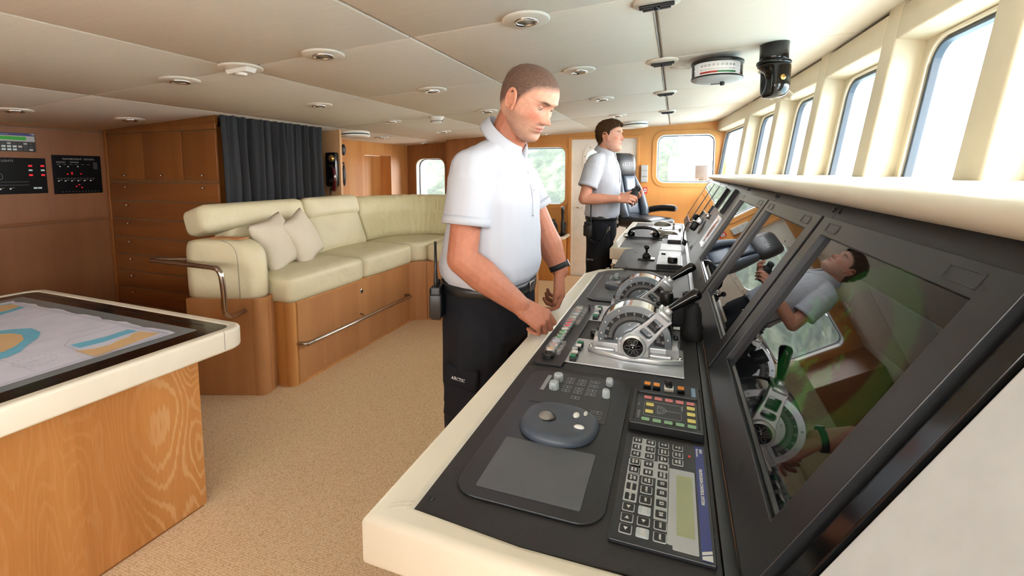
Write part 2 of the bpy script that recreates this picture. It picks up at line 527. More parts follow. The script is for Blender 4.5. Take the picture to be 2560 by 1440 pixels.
# ceiling: upholstered panels with dark joints
b = B()
b.mat('gap').loft([[(-4.9, YB, cz(-4.9) + .012), (1.3, YB, cz(1.3) + .012), (1.3, 6.5, cz(1.3) + .012), (-4.9, 6.5, cz(-4.9) + .012)],
                   [(-4.9, YB, cz(-4.9) + .12), (1.3, YB, cz(1.3) + .12), (1.3, 6.5, cz(1.3) + .12), (-4.9, 6.5, cz(-4.9) + .12)]], smooth=False)
ceiling = struct(b.build('ceiling'))
cols = [(-4.88, -3.28), (-3.28, -2.08), (-2.08, -1.08), (-1.08, -.095), (-.095, .95)]
rows = [(YB, -1.3), (-1.3, -.3), (-.3, .73), (.73, 1.73), (1.73, 2.70), (2.70, 3.76), (3.76, 4.88), (4.88, 6.5)]
b = B().mat('ceil')
for x0, x1 in cols:
    for y0, y1 in rows:
        g = .0035
        # slope frame
        L = math.hypot(x1 - x0, .054 * (x1 - x0))
        mx = frame(((x0 + x1) / 2, (y0 + y1) / 2, cz((x0 + x1) / 2)), (1, 0, .054), (0, 1, 0))
        b.box((0, 0, .008), (L - 2 * g, (y1 - y0) - 2 * g, .022), mx, .0095, 3)
b.build('ceiling_panel', ceiling)

def wallbox(name, m, x0, x1, y0, y1, z0, z1, bev=0):
    bb = B().mat(m); bb.bx(x0, x1, y0, y1, z0, z1, bev=bev); return struct(bb.build(name))
# left wall (aft port side) with a horizontal rail and a top moulding
b = B().mat('wall_oak'); b.bx(-4.87, -4.77, YB, 2.7, 0, 2.0)
wl = struct(b.build('wall_left'))
b = B().mat('wall_oak'); b.bx(-4.77, -4.755, YB, 2.58, 1.083, 1.107, bev=.004); b.bx(-4.77, -4.758, YB, 2.58, 1.856, 1.93, bev=.003); b.mat('gap').bx(-4.77, -4.7655, YB, 2.58, 1.849, 1.856); b.bx(-4.77, -4.7655, YB, 2.58, 1.079, 1.083)
struct(b.build('trim_1'))
# unseen wall behind the camera; its openings are added to let daylight in
b = B().mat('oak_far'); b.plate([[(-4.9, 0), (1.3, 0), (1.3, 2.25), (-4.9, 2.25)], rr(.80, .75, .10, .15, 1.62), rr(.50, .72, .10, -.97, 1.5), rr(.62, .75, .10, -2.0, 1.45)], 0, .10, frame((0, YB, 0), (1, 0, 0), (0, 0, 1)))
struct(b.build('wall_back'))
b = B().mat('oak_cab'); b.plate([[(-4.77, 1.871), (-3.41, 1.871), (-3.41, 1.9485), (-4.77, 1.8735)]], -.03, 0, frame((0, 2.588, 0), (1, 0, 0), (0, 0, 1))); struct(b.build('trim_31'))
# wood post that carries the telephone, returns to the lobby wall
b = B().mat('oak_pale'); b.bx(-3.97, -3.345, 3.92, 3.95, 0, 2.0); struct(b.build('wall_post'))
# lobby wall with a doorway recess (x=-3.97 plane)
b = B().mat('oak_warm')
mxw = frame((-3.97, 0, 0), (0, 1, 0), (0, 0, 1))
b.plate([[(3.95, 0), (6.25, 0), (6.25, 2.0), (3.95, 2.0)], [(5.13, .02), (5.73, .02), (5.73, 1.74), (5.13, 1.74)]], -.06, 0, mxw)
b.bx(-4.20, -4.032, 5.10, 5.125, 0, 1.76); b.bx(-4.20, -4.032, 5.735, 5.76, 0, 1.76); b.bx(-4.20, -4.032, 5.10, 5.76, 1.745, 1.77)
struct(b.build('wall_side'))
b = B().mat('oak_warm'); b.bx(-4.19, -4.16, 5.126, 5.734, .02, 1.74); b.mat('steel').sph((-4.145, 5.2, .95), .02); struct(b.build('door_2'))

# lobby far face with a tall rounded window
def wallplate(name, m, y, x0, x1, z0, z1, holes, th=.08, wood=None):
    bb = B().mat(m)
    mx = frame((0, y, 0), (1, 0, 0), (0, 0, 1))     # local z = -y
    bb.plate([[(x0, z0), (x1, z0), (x1, z1), (x0, z1)]] + holes, -th, 0, mx)
    return struct(bb.build(name))
def ringplate(b, mx, outer, inner, z0, z1, bev=.002): return b.plate([outer, inner], z0, z1, mx, bev)
wallplate('wall_lobby_end', 'oak_dark', 6.17, -4.0, -3.10, 0, 2.0, [rr(.50, .98, .12, -3.56, 1.22)], .10)
def far_window(k, y, cx, cz_, wd, ht, rad, frame_m='oak_warm', fw=.055, deep=-.12):
    mx = frame((cx, y, cz_), (1, 0, 0), (0, 0, 1))
    b = B().mat('winglass'); b.plate([rr(wd, ht, rad)], -.108, -.100, mx)
    o = struct(b.build('window_%d' % k))
    b = B().mat('white')
    ringplate(b, mx, rr(wd + .012, ht + .012, rad + .006), rr(wd - .012, ht - .012, rad - .006), deep, .006)
    b.mat('gasket'); ringplate(b, mx, rr(wd - .012, ht - .012, rad - .006), rr(wd - .03, ht - .03, rad - .015), -.115, -.085, 0)
    b.mat(frame_m); ringplate(b, mx, rr(wd + 2 * fw, ht + 2 * fw, rad + fw), rr(wd + .012, ht + .012, rad + .006), .0005, .012, .003)
    b.build('window_frame', o)
    return o
far_window(1, 6.17, -3.56, 1.22, .50, .98, .12, 'oak_dark', .035, -.30)
# block of oak lockers beyond the settee
b = B().mat('oak_dark'); b.bx(-3.11, -2.3, 5.85, 6.5, 0, 2.02); struct(b.build('wall_locker'))
# far wall, door, windows
wallplate('wall_far', 'oak_far', 6.43, -3.2, .60, 0, 2.22,
          [[(-1.42, 0.0), (-.50, 0.0), (-.50, 1.97), (-1.42, 1.97)], rr(.71, .83, .10, -1.85, 1.45), rr(.72, .64, .10, .11, 1.68)], .10)
far_window(2, 6.43, -1.85, 1.45, .70, .82, .10, 'oak_far', .06)
far_window(3, 6.43, .11, 1.68, .71, .63, .10, 'oak_far', .062)
mx = frame((0, 6.43, 0), (1, 0, 0), (0, 0, 1))
b = B().mat('oak_far'); b.plate([[(-1.455, 0), (-.475, 0), (-.475, 2.0), (-1.455, 2.0)], [(-1.415, 0), (-.505, 0), (-.505, 1.968), (-1.415, 1.968)]], -.02, .018, mx, .004)
struct(b.build('trim_2'))
b = B().mat('white')
dw = rr(.46, .66, .11, -.965, 1.49)
b.plate([[(-1.40, .02), (-.55, .02), (-.55, 1.955), (-1.40, 1.955)], dw], -.06, -.02, mx, .003)
door = struct(b.build('door_1'))
b = B().mat('white')
b.plate([[(-1.415, 0), (-.505, 0), (-.505, 1.968), (-1.415, 1.968)], [(-1.395, .02), (-.553, .02), (-.553, 1.955), (-1.395, 1.955)]], -.08, -.012, mx)
b.bx(-.548, -.515, 6.44, 6.45, .02, 1.955)
b.build('door_frame', door)
b = B().mat('white'); b.plate([rr(.58, .78, .16, -.965, 1.49), rr(.46, .66, .11, -.965, 1.49)], -.022, -.012, mx, .002)
b.mat('mgrey')
per = [(x * .26, z * .36) for x, z in ((-.7, 1), (-.35, 1), (0, 1), (.35, 1), (.7, 1), (-1, .65), (-1, .35), (-1, 0), (-1, -.35), (-1, -.65), (1, .65), (1, .35), (1, 0), (1, -.35), (1, -.65), (-.7, -1), (0, -1), (.7, -1))]
for x, z in per: b.sph((-.965 + x, 6.443, 1.49 + z), .008, nu=8, nv=5)
b.build('window_ring', door)
b = B().mat('winglass'); b.plate([dw], -.045, -.040, mx); b.build('pane', door)
b = B().mat('chrome'); b.tube([(-1.32, 6.45, 1.0), (-1.32, 6.40, 1.0), (-1.24, 6.39, 1.0)], .011); b.build('door_handle', door)

# right (front) wall: pilasters, headers and raked windows
pil = [(-1.4, .12), (-.72, .12), (.03, .13), (.785, .13), (1.59, .13), (2.33, .12), (3.12, .12), (3.93, .13), (4.90, .16)]
def rake(y, z, off=0.0): return XT(y) - (2.17 - z) * TAN8 + off
trimk = 3
for y, wd in pil:
    b = B().mat('cream_wall')
    t = Vector((XT(y + .1) - XT(y - .1), .2, 0)).normalized()
    mx = frame((rake(y, 1.2), y, 1.2), t, (TAN8, 0, 1))       # local z points outwards(-)/in
    b.box((0, .51, .075), (wd, 1.04, .15), mx, .012, 3)
    struct(b.build('trim_%d' % trimk)); trimk += 1
ends = [YB] + [y for y, _ in pil] + [6.43]
wid = [.0] + [wd for _, wd in pil] + [.0]
wk = 4
for i in range(len(ends) - 1):
    ya, yb = ends[i] + wid[i] / 2, ends[i + 1] - wid[i + 1] / 2
    ym = (ya + yb) / 2
    A = Vector((rake(ya, 1.2, .105), ya, 1.2)); Bv = Vector((rake(yb, 1.2, .105), yb, 1.2))
    t = (Bv - A).normalized()
    mx = frame((A + Bv) / 2, t, (TAN8, 0, 1))
    L = (Bv - A).length + .02
    ow, oh = L - .02 - .105, .76
    oc = .425
    b = B().mat('cream_wall')
    b.plate([rr(L, 1.08, 0, 0, .50), rr(ow, oh, .085, 0, oc)], 0, .05, mx)
    struct(b.build('wall_right_%d' % (i + 1) if i else 'wall_right'))
    b = B().mat('winglass'); b.plate([rr(ow - .01, oh - .01, .08, 0, oc)], .020, .026, mx)
    o = struct(b.build('window_%d' % wk)); wk += 1
    b = B().mat('cream_smooth'); ringplate(b, mx, rr(ow + .03, oh + .03, .095, 0, oc), rr(ow, oh, .082, 0, oc), -.004, .03)
    b.mat('gasket'); ringplate(b, mx, rr(ow, oh, .082, 0, oc), rr(ow - .030, oh - .030, .068, 0, oc), .006, .034, .003)
    b.build('window_frame', o)
    # header box between pilasters
    b = B().mat('cream_wall')
    A2 = Vector((rake(ya, 2.03, .0), ya, 2.03)); B2 = Vector((rake(yb, 2.03, .0), yb, 2.03))
    mh = frame((A2 + B2) / 2, (B2 - A2).normalized(), (TAN8, 0, 1))
    b.box((0, .065, .07), ((B2 - A2).length + .01, .13, .14), mh, .008, 2)
    struct(b.build('trim_%d' % trimk)); trimk += 1
# lower part of the front wall, hidden behind the console
wallbox('wall_front_low', 'cream_wall', 1.0, 1.08, YB, 6.5, 0, 1.25)
# wiper brackets and cables seen at the window tops
def bracket(y, z, lab):
    b = B().mat('lgrey'); m = frame((rake(y, z, .16), y, z), (0, 1, 0), (TAN8, 0, 1))
    b.box((0, 0, 0), (.035, .05, .03), m, .003); b.mat('gasket').tube([m @ Vector((0, .025, .01)), m @ Vector((0, .07, .03)), m @ Vector((.01, .11, .02))], .005)
    tag(b.build('wiper_bracket'), lab, 'bracket')
bracket(1.72, 1.98, 'small grey bracket at the top of the nearest front window')
bracket(2.52, 1.98, 'small grey bracket with cable at the top of the second front window from the camera')
bracket(5.42, 1.98, 'small grey bracket at the top of the farthest front window')
# pale diagonal stay behind the periscope
b = B().mat('cream_wall'); b.tube([(.50, 3.42, 2.165), (.62, 3.05, 1.93)], .018, 6); 
tag(b.build('ceiling_stay'), 'pale diagonal stay running from the ceiling to a window pillar behind the black periscope', 'stay')

# ---------------------------------------------------------------- outside
def hill():
    b = B(); bm = b.bm; nx, ny = 150, 60
    rows_ = []
    for j in range(ny):
        r_ = []
        for i in range(nx):
            x = -75 + i * .85; y = 55 + j * 1.1
            h = -7.5 + 26 * (1 - math.exp(-j / 18)) * (.75 + .35 * noise.noise(Vector((x * .02, y * .02, 0))))
            h += 2.4 * noise.noise(Vector((x * .16, y * .16, 3))) + 1.6 * abs(noise.noise(Vector((x * .45, y * .45, 9)))) if j > 1 else 0
            edge = max(0, (x + 1) / 5)
            h -= 26 * min(1, edge) ** 1.3 if x > -1 else 0
            r_.append(bm.verts.new((x, y + 3 * noise.noise(Vector((x * .05, 0, 0))), max(h, -8))))
        rows_.append(r_)
    for a, c in zip(rows_, rows_[1:]):
        for i in range(nx - 1): bm.faces.new((a[i], a[i + 1], c[i + 1], c[i]))
    for f in bm.faces: f.smooth = True
    q = Mt('hillside_trees')
    v = q.coord()
    vo = q.n('TexVoronoi', Scale=.9); q.l(v, vo.inputs['Vector'])
    n = q.noise(v, .33, 8, .72)
    n2 = q.noise(v, .12, 3)
    m = q.n('Math', operation='MULTIPLY'); q.l(n, m.inputs[0]); q.l(n2, m.inputs[1])
    col = q.ramp(n, [(.33, (.014, .020, .014)), (.47, (.032, .042, .026)), (.58, (.065, .075, .046)), (.70, (.15, .15, .11))])
    q.l(col, q.b.inputs['Base Color']); q.b.inputs['Roughness'].default_value = 1
    q.bump(n, 1.0, 1.2)
    b.mats = [q.m]
    return b.build('hillside', recalc=True)
o = hill(); o['kind'] = 'stuff'; tag(o, 'wooded green hillside across the water beyond the far windows', 'hillside')
b = B()
b.mats = [P('sea_water', hx('7f9aa3'), .25)]
b.quad([(-200, 8, -8), (120, 8, -8), (120, 400, -8), (-200, 400, -8)])
b.quad([(3, -200, -8.02), (300, -200, -8.02), (300, 8, -8.02), (3, 8, -8.02)])
o = b.build('sea'); o['kind'] = 'stuff'; tag(o, 'calm pale sea below the hillside beyond the windows', 'sea')
# deck with white bulwark outside the far wall
b = B().mat('white'); b.bx(-5, 1.8, 6.55, 8.0, -.1, 0); b.bx(-5, 1.8, 8.0, 8.08, -.1, .95)
tag(b.build('deck_bulwark'), 'white painted bulwark of the side deck outside the far wall', 'bulwark')
b = B().mat('steel'); b.tube([(.42, 6.9, 2.3), (.30, 6.9, 1.15), (.30, 6.9, 0)], .012); b.mat('mgrey').bx(.25, .42, 6.86, 6.93, 1.38, 1.60, bev=.01); b.mat('boxgrey').bx(.30, .36, 6.86, 6.91, 1.2, 1.4)
tag(b.build('deck_lamp'), 'grey boxed lamp on a slanting pole outside the far right window', 'lamp')
# superstructure roof above the wheelhouse keeps the sun off
b = B().mat('white'); b.bx(-5.2, 1.35, YB - .2, 6.75, 2.33, 2.42); struct(b.build('ceiling_roof'))
# ================================================================ bridge console
ZC = .95
cons = thing('bridge_console', 'long black bridge console with a padded cream leather edge, below the front windows', 'console', (0, 2.8, 0))
def CB(): return B(T(0, -2.8, 0))
# black working surface: three plates with fine joints between them
seg1 = [(-.388, .60), (-.20, .588), (.078, .60), (.078, 1.197), (-.388, 1.197)]
b = CB().mat('blackpad'); b.plate([seg1], ZC - .02, ZC, bev=.0015); b.build('worktop_panel', cons)
b = CB().mat('blackpad'); b.plate([[(-.388, 1.199), (.078, 1.199), (.078, 1.80), (-.388, 1.80)]], ZC - .02, ZC, bev=.0015); b.build('worktop_panel', cons)
b = CB().mat('blackpad'); b.plate([[(-.388, 1.802), (.078, 1.802), (.078, 2.605), (-.29, 2.605), (-.388, 2.50)]], ZC - .02, ZC, bev=.0015); b.build('worktop_panel', cons)
b = CB().mat('blackpad'); b.plate([[(-.322, 2.61), (.078, 2.61), (.078, 3.33), (-.27, 3.33), (-.322, 3.24)]], ZC - .008, ZC + .008, bev=.0015); b.build('worktop_panel', cons)
b = CB().mat('blackpad'); b.plate([[(-.375, 3.36), (.078, 3.33), (.078, 5.10), (-.375, 5.10)]], ZC - .02, ZC, bev=.0015); b.build('worktop_panel', cons)
b = CB().mat('dashpad'); b.bx(.080, .099, .60, 5.10, ZC - .03, ZC + .0015); b.build('hinge_strip', cons)
# padded border
def pad(b, outer, inner, z0=ZC - .083, z1=ZC + .004):
    b.plate([outer + inner[::-1]], z0, z1, bev=.012, smooth=True)
b = CB().mat('cream_smooth')
pad(b, [(.40, .545), (-.455, .555), (-.455, 2.42), (-.395, 2.545), (-.275, 2.625)], [(.40, .603), (-.20, .590), (-.386, .603), (-.386, 2.47), (-.34, 2.545), (-.255, 2.60)])
cb1 = b.build('padded_edge', cons)
b = CB().mat('cream_smooth')
pad(b, [(-.26, 3.318), (-.438, 3.318), (-.438, 5.16), (.10, 5.16)], [(-.26, 3.365), (-.377, 3.365), (-.377, 5.10), (.10, 5.10)])
b.build('padded_edge', cons)
# twin stitching on the near corner
b = CB().mat('boxgrey')
for off in (-.005, .005):
    b.tube([(-.392, .606 + off, ZC + .0042), (-.42, .592 + off, ZC + .0044), (-.442, .576 + off, ZC + .001), (-.452, .566 + off, ZC - .012), (-.4555, .562 + off, ZC - .04), (-.4545, .563 + off, ZC - .07)], .0004, 5, sub=3)
b.build('stitching', cons)
# body under the top
b = CB().mat('oak_dark'); b.bx(-.30, .9, .70, 2.50, 0, ZC - .084); b.bx(-.22, .9, 2.5, 3.4, 0, ZC - .02); b.bx(-.30, .9, 3.4, 5.05, 0, ZC - .084)
b.mat('cream_smooth').bx(-.28, .95, .58, .71, .0, ZC - .02); b.build('base_cabinet', cons)
# sloping instrument board
def DB(): return B(T(0, -2.8, 0) @ dash_mx(0, 0))       # local x=-y, y=up the slope
def dpl(b, ya, yb, v0, v1, z0, z1, bev=.001, r=.0):
    b.plate([rr(yb - ya, v1 - v0, r, -(ya + yb) / 2, (v0 + v1) / 2)], z0, z1, None, bev)
for ya, yb in ((.545, 1.27), (1.272, 1.95), (1.952, 2.66), (2.662, 3.30), (3.302, 4.60), (4.602, 5.58)):
    b = DB().mat('dashpad'); dpl(b, ya, yb, .0, .565, -.03, 0); b.build('instrument_board', cons)
b = DB().mat('blackgloss'); dpl(b, .545, .575, .0, .565, 0, .010); b.build('edge_strip', cons)
for y in (1.255, 1.295, 1.93, 1.972, 2.64, 2.69, 3.62, 4.3):
    b = DB().mat('black'); b.cyl(.0065, 0, .003, T(-y, .53, 0), 10); b.build('screw', cons)
for y in (1.93, 1.972, 2.64, 2.69, 3.62, 4.3):
    b = DB().mat('black'); b.cyl(.005, 0, .003, T(-y, .035, 0), 10); b.build('screw', cons)
for x, y in ((-.372, .630), (-.376, 1.175), (-.376, 1.222), (.058, 1.185), (-.35, 1.78), (-.372, 1.82), (-.25, 2.57), (-.25, 2.635), (-.24, 3.15), (.062, 3.2), (.062, 4.5), (.06, 3.93)):
    b = CB().mat('black'); b.sph((x, y, ZC + (.008 if 2.61 < y < 3.33 else 0)), (.0055, .0055, .0035), nu=10, nv=6); b.build('screw', cons)
# cream cheek at the near end of the board
b = B(dash_mx(0, 0)).mat('cheek'); b.plate([rr(.50, .95, .0, -.292, .17)], -.05, .006, None, .004)
b2 = tag(b.build('console_cheek'), 'cream padded end cheek beside the nearest black monitor', 'console cheek')
# bull-nosed shelf above the board
prof = [(.378, 1.4285), (.362, 1.426), (.346, 1.428), (.334, 1.434), (.327, 1.443), (.325, 1.453), (.329, 1.463), (.340, 1.470), (.356, 1.473), (.40, 1.4735), (.60, 1.475), (.95, 1.476), (.95, 1.42), (.5, 1.4285)]
def yrise(y, x): return (.010 * min(1, max(0, (y - .9) / 1.8)) * min(1, (x - .33) / .4))
b = B().mat('cream_smooth')
ys = [.15, .5, .9, 1.3, 1.7, 2.1, 2.6, 3.2, 4.0, 4.8, 5.36]
b.loft([[(x, y, z + (yrise(y, x) if z > 1.46 else 0)) for x, z in prof] for y in ys])
tag(b.build('window_shelf'), 'long cream bull-nosed shelf running under the front windows above the black monitors', 'shelf')

# ---------------------------------------------------------------- three flush monitors
def monitor(ya, yb, lab, mat='screen', bez=(.06, .05)):
    yc = (ya + yb) / 2; W = yb - ya
    t = thing('monitor', lab, 'monitor', mx=dash_mx(yc, .275, .0005), group='wide flush monitors in the instrument board')
    b = B().mat('bezel')
    v0, v1 = .025, .505
    gy = (W - 2 * bez[0]); g0, g1 = .095, .462
    b.plate([rr(W - .006, v1 - v0, .004, 0, (v0 + v1) / 2 - .275), rr(gy, g1 - g0, .0, 0, (g0 + g1) / 2 - .275)], 0, .018, None, .0012)
    b.build('bezel', t)
    b = B().mat(mat); b.plate([rr(gy, g1 - g0, 0, 0, 0)], -.002, .006)
    b.build('screen', t).location = (0, (g0 + g1) / 2 - .275, 0)
    # recessed finger pulls
    for s in (-1, 1):
        b = B().mat('dgrey'); x = s * (W / 2 - .10)
        b.plate([rr(.07, .022, .002, x, .208), rr(.066, .018, .002, x, .208)], .0175, .0192)
        b.mat('black').plate([rr(.066, .003, 0, x, .2175)], .018, .0190)
        b.build('finger_pull', t)
    b = B().mat('black')
    for i in range(5):
        for j in range(4): b.cyl(.0012, .018, .0187, T(.12 + i * .006, -.215 + j * .005, 0), 6)
    b.build('speaker_holes', t)
    b = B().mat('chrome'); b.plate([rr(gy * .98, .0015, 0, 0, g0 - .275 + .0035)], .006, .0105); b.build('glass_edge', t)
    return t
monitor(.582, 1.262, 'nearest wide black monitor showing a faint green radar picture', 'radar')
monitor(1.278, 1.944, 'middle wide black monitor, between the nearest monitor and the far one')
monitor(1.962, 2.655, 'farthest of the three wide black monitors, beyond the twin throttles')

# further instruments in the board
def dash_thing(name, lab, cat, yc, v, group=None): return thing(name, lab, cat, mx=dash_mx(yc, v, .0005), group=group)
for ya, yb, v0, v1, lab in ((4.66, 5.45, .08, .52, 'farthest glossy display at the far end of the sloping board'), (4.10, 4.64, .085, .515, 'second farthest glossy display in the sloping board'), (3.66, 4.08, .26, .51, 'short glossy display above the socket and cable')):
    t = dash_thing('display', lab, 'display', (ya + yb) / 2, (v0 + v1) / 2, 'glossy displays at the far end of the board')
    b = B().mat('bezel'); b.plate([rr(yb - ya, v1 - v0, .003), rr(yb - ya - .02, v1 - v0 - .02)], 0, .012, None, .001); b.build('bezel', t)
    b = B().mat('screen'); b.plate([rr(yb - ya - .02, v1 - v0 - .02)], 0, .009); b.build('screen', t)
for y, v0, v1, wd, lab in ((3.48, .35, .50, .12, 'black framed slim display beside the short glossy display'), (3.04, .345, .51, .09, 'separate slim silver faced display above the framed gauge')):
    t = dash_thing('slim_display', lab, 'display', y, (v0 + v1) / 2)
    b = B().mat('blackgloss'); b.plate([rr(wd + .02, v1 - v0, .002)], 0, .022, None, .001); b.build('case', t)
    b = B().mat('screen'); b.plate([rr(wd, v1 - v0 - .012)], .021, .0235); b.build('screen', t)
t = dash_thing('gauge', 'framed gauge with a round dial face in the sloping board', 'gauge', 2.955, .225)
b = B().mat('silver'); b.plate([rr(.20, .205, .004), rr(.155, .16, .002)], 0, .010, None, .001); b.build('gauge_frame', t)
b = B().mat('blackgloss'); b.plate([rr(.155, .16)], 0, .004); b.mat('pink').plate([disc(.06), disc(.045)], .004, .005); b.mat('textgrey').plate([disc(.07), disc(.067)], .004, .005); b.box((.01, .01, .005), (.004, .07, .001)); b.build('dial', t)
t = dash_thing('usb_socket', 'small chrome socket on the sloping board under the short glossy display', 'socket', 3.50, .27)
b = B().mat('chrome').box((0, 0, .012), (.05, .035, .024), bev=.003); b.mat('black').box((0, 0, .022), (.03, .02, .014), bev=.002); b.build('socket_body', t)
t = dash_thing('microphone', 'black hand microphone with a coiled cord clipped to the sloping board', 'microphone', 3.60, .155)
b = B().mat('black'); b.box((0, 0, .045), (.075, .07, .05), bev=.012, seg=3); b.build('microphone_body', t)
b = B().mat('silver'); b.box((.0, .045, .03), (.05, .05, .04), bev=.006); b.build('clip', t)
b = B().mat('black')
pts = []
b.tube([(.02, .01, .07), (.09, .0, .10), (.13, -.06, .09), (.12, -.12, .06), (.06, -.15, .03)], .004, sub=4)
for i in range(90):
    a = i * .75; s_ = i / 90
    pts.append((.10 + .07 * s_ + .014 * math.cos(a), -.115 - .045 * s_ * .6, .035 + .012 + .014 * math.sin(a)))
b.tube(pts, .0038, 6); b.build('coiled_cord', t)
t = dash_thing('ball_mount', 'small black ball mount on the sloping board near the far displays', 'mount', 3.86, .20)
b = B().mat('black'); b.cyl(.014, 0, .03, n=12); b.sph((0, 0, .045), .026); b.build('ball', t)
# chrome rimmed clock low on the board between the farthest monitor and the throttles
# ---------------------------------------------------------------- trackball keyboard panel
def trackball_panel(x, y, sc, lab, simple=False):
    t = thing('trackball_unit', lab, 'control panel', mx=console_mx(x, y), group='trackball panels')
    # local: lx = along -Y, ly = +X ; near panel spans 0.50 by 0.255
    b = B().mat('bezel'); b.plate([rr(.515, .262, .045, 0, 0, 8)], 0, .004, None, .0012); b.build('base_plate', t)
    b = B().mat('slate' if False else 'dgrey')
    # upper label field (far part, low lx) with a bite for the trackball, and the lower pad
    up = [(-.235, -.09), (-.092, -.09)] + [(-.010 + .135 * math.cos(a) * -.62, -.0 + .135 * math.sin(a)) for a in [R(q) for q in (-40, -20, 0, 20, 40)]]
    up = [(-.235, -.092), (-.08, -.092), (-.085, -.04), (-.082, .0), (-.060, .035), (-.036, .058), (-.036, .092), (-.235, .092)]
    b.plate([up], .004, .0052, None, .0)
    b.build('label_field', t)
    b = B().mat('mgrey')
    lo = [(.075, -.088), (.078, -.05), (.082, .0), (.072, .045), (.040, .075), (.010, .092), (.232, .092), (.232, -.092), (.075, -.092)]
    lo = [(.232, -.092), (.232, .092), (.008, .092), (.040, .073), (.064, .045), (.074, .01), (.074, -.03), (.062, -.092)]
    b.plate([rr(.155, .184, .004, .1545, 0)], .004, .0052); b.build('mouse_pad', t)
    # trackball housing: rounded wedge
    b = B().mat('slate')
    rings = []
    ol = []
    for i in range(40):
        a = i * 2 * PI / 40
        rx = .083 * (1.0 if math.cos(a) > 0 else .96); ry = .083
        ex = 2.3
        cx_ = math.copysign(abs(math.cos(a)) ** (2 / ex), math.cos(a)) * rx
        cy_ = math.copysign(abs(math.sin(a)) ** (2 / ex), math.sin(a)) * ry
        ol.append((cx_, cy_))
    def top(x_, y_):
        h = .013 + .010 * (x_ / .083 * .5 + .5) - .004 * (y_ / .083)
        return h
    for s_, hz in ((1.0, .003), (1.015, .006), (1.0, .6), (.95, .9), (.88, 1.0)):
        rings.append([(px * s_, py * s_, hz if hz < .1 else top(px, py) * hz) for px, py in ol])
    # dished top
    for s_ in (.70, .5, .3, .1, .02):
        rings.append([(px * s_ - .0 , py * s_, top(px * s_, py * s_) - .0018 * (1 - s_)) for px, py in ol])
    b.loft(rings, T(-.005, 0, 0)); b.build('trackball_housing', t)
    b = B().mat('black'); b.plate([disc(.0225), disc(.0175)], .0, .0025, T(-.002, -.030, .0162) @ RX(2) @ RY(-4)); b.build('ball_ring', t)
    b = B().mat('ballgrey'); b.sph((-.002, -.030, .0095), .0190, nu=24, nv=16); b.build('ball', t)
    for px, py, w_, h_ in ((-.036, .030, .019, .012), (-.052, .048, .016, .007), (.012, .046, .012, .019)):
        b = B().mat('whitekey'); b.sph((px, py, top(px, py) - .0005), (w_ * .62, h_ * .62, .0045)); b.build('button', t)
    b = B().mat('textgrey'); b.plate([disc(.006, 0, 0, 12), disc(.005, 0, 0, 12)], .0, .0006, T(0, -.070, .0165)); b.box((.0, -.070, .017), (.006, .002, .0006), RZ(0)); b.build('emblem', t)
    for px, py in ((-.205, -.052), (-.158, -.052), (-.222, .078), (-.158, .078)):
        big = py < 0
        b = B().mat('knobgrey')
        r0 = .0115 if big else .0085
        b.lathe([(r0, .004), (r0, .020), (r0 * .92, .024), (r0 * .6, .0245)], T(px, py, 0), 24)
        for i in range(16):
            a = i * 2 * PI / 16; b.box((px + r0 * math.cos(a), py + r0 * math.sin(a), .013), (.0014, .0014, .015), None)
        b.build('knob', t)
    b = B().mat('textgrey'); b.plate([rr(.085, .010, .001, -.185, -.080)], .0052, .0058); b.build('display_strip', t)
    b = B().mat('textgrey')
    def key(cx_, cy_, w_=.012, h_=.020): b.plate([rr(w_, h_, .003, cx_, cy_), rr(w_ - .0016, h_ - .0016, .0024, cx_, cy_)], .0052, .0057)
    for cy_, col_ in ((-.022, ((-.225), (-.205), (-.178), (-.158))), (.008, (-.224, -.204, -.176, -.158, -.130)), (.042, (-.226, -.204, -.178, -.158))):
        for cx_ in col_:
            key(cx_, cy_)
            b.text('GHT' if cy_ < 0 else 'SET', .0045, T(cx_, cy_, .0054), depth=.0004)
    key(-.078, .070); key(-.058, .070)
    b.text('EBL', .0045, T(-.078, .070, .0054), depth=.0004); b.text('VRM', .0045, T(-.058, .070, .0054), depth=.0004)
    for cx_ in (-.215, -.168): b.plate([rr(.044, .001, 0, cx_, .029)], .0052, .0056); 
    b.plate([rr(.04, .001, 0, -.066, .056)], .0052, .0056)
    b.build('key_outlines', t)
    return t
trackball_panel(-.221, .912, 1, 'large trackball panel with grey knobs at the near end of the console')
t2 = trackball_panel(-.221, 2.17, 1, 'trackball panel on the console beyond the second throttle')

# ---------------------------------------------------------------- amber switch strip
t = thing('switch_unit', 'slim black panel with three amber lamps and a black key switch', 'control panel', mx=console_mx(-.004, 1.152))
b = B().mat('black'); b.plate([rr(.080, .148, .002)], 0, .007, None, .001); b.build('base_plate', t)
for x_, wd in ((-.047, 0), (-.025, 0), (.032, 0)):
    b = B().mat('black').box((.0, x_, .012), (.018, .0175, .012), bev=.001); b.mat('amber').box((0, x_, .0185), (.0145, .0145, .003), bev=.0008); b.build('amber_lamp', t)
    
b = B().mat('whitekey').box((0, .004, .012), (.020, .022, .010), bev=.001); b.mat('black').cyl(.0085, .014, .022, T(0, .004, 0), 18); b.box((-.002, .003, .027), (.008, .016, .012), RZ(15), bev=.002); b.build('key_switch', t)
b = B().mat('skyblue').plate([rr(.066, .010, .0, 0, .061)], .007, .0076); b.mat('textwhite').quad([(.033, .056, .0077), (.033, .066, .0077), (.024, .066, .0077), (.029, .056, .0077)]); b.text('DIAL COMPARATOR', .005, T(-.004, .061, .0076), depth=.0004); b.build('label', t)

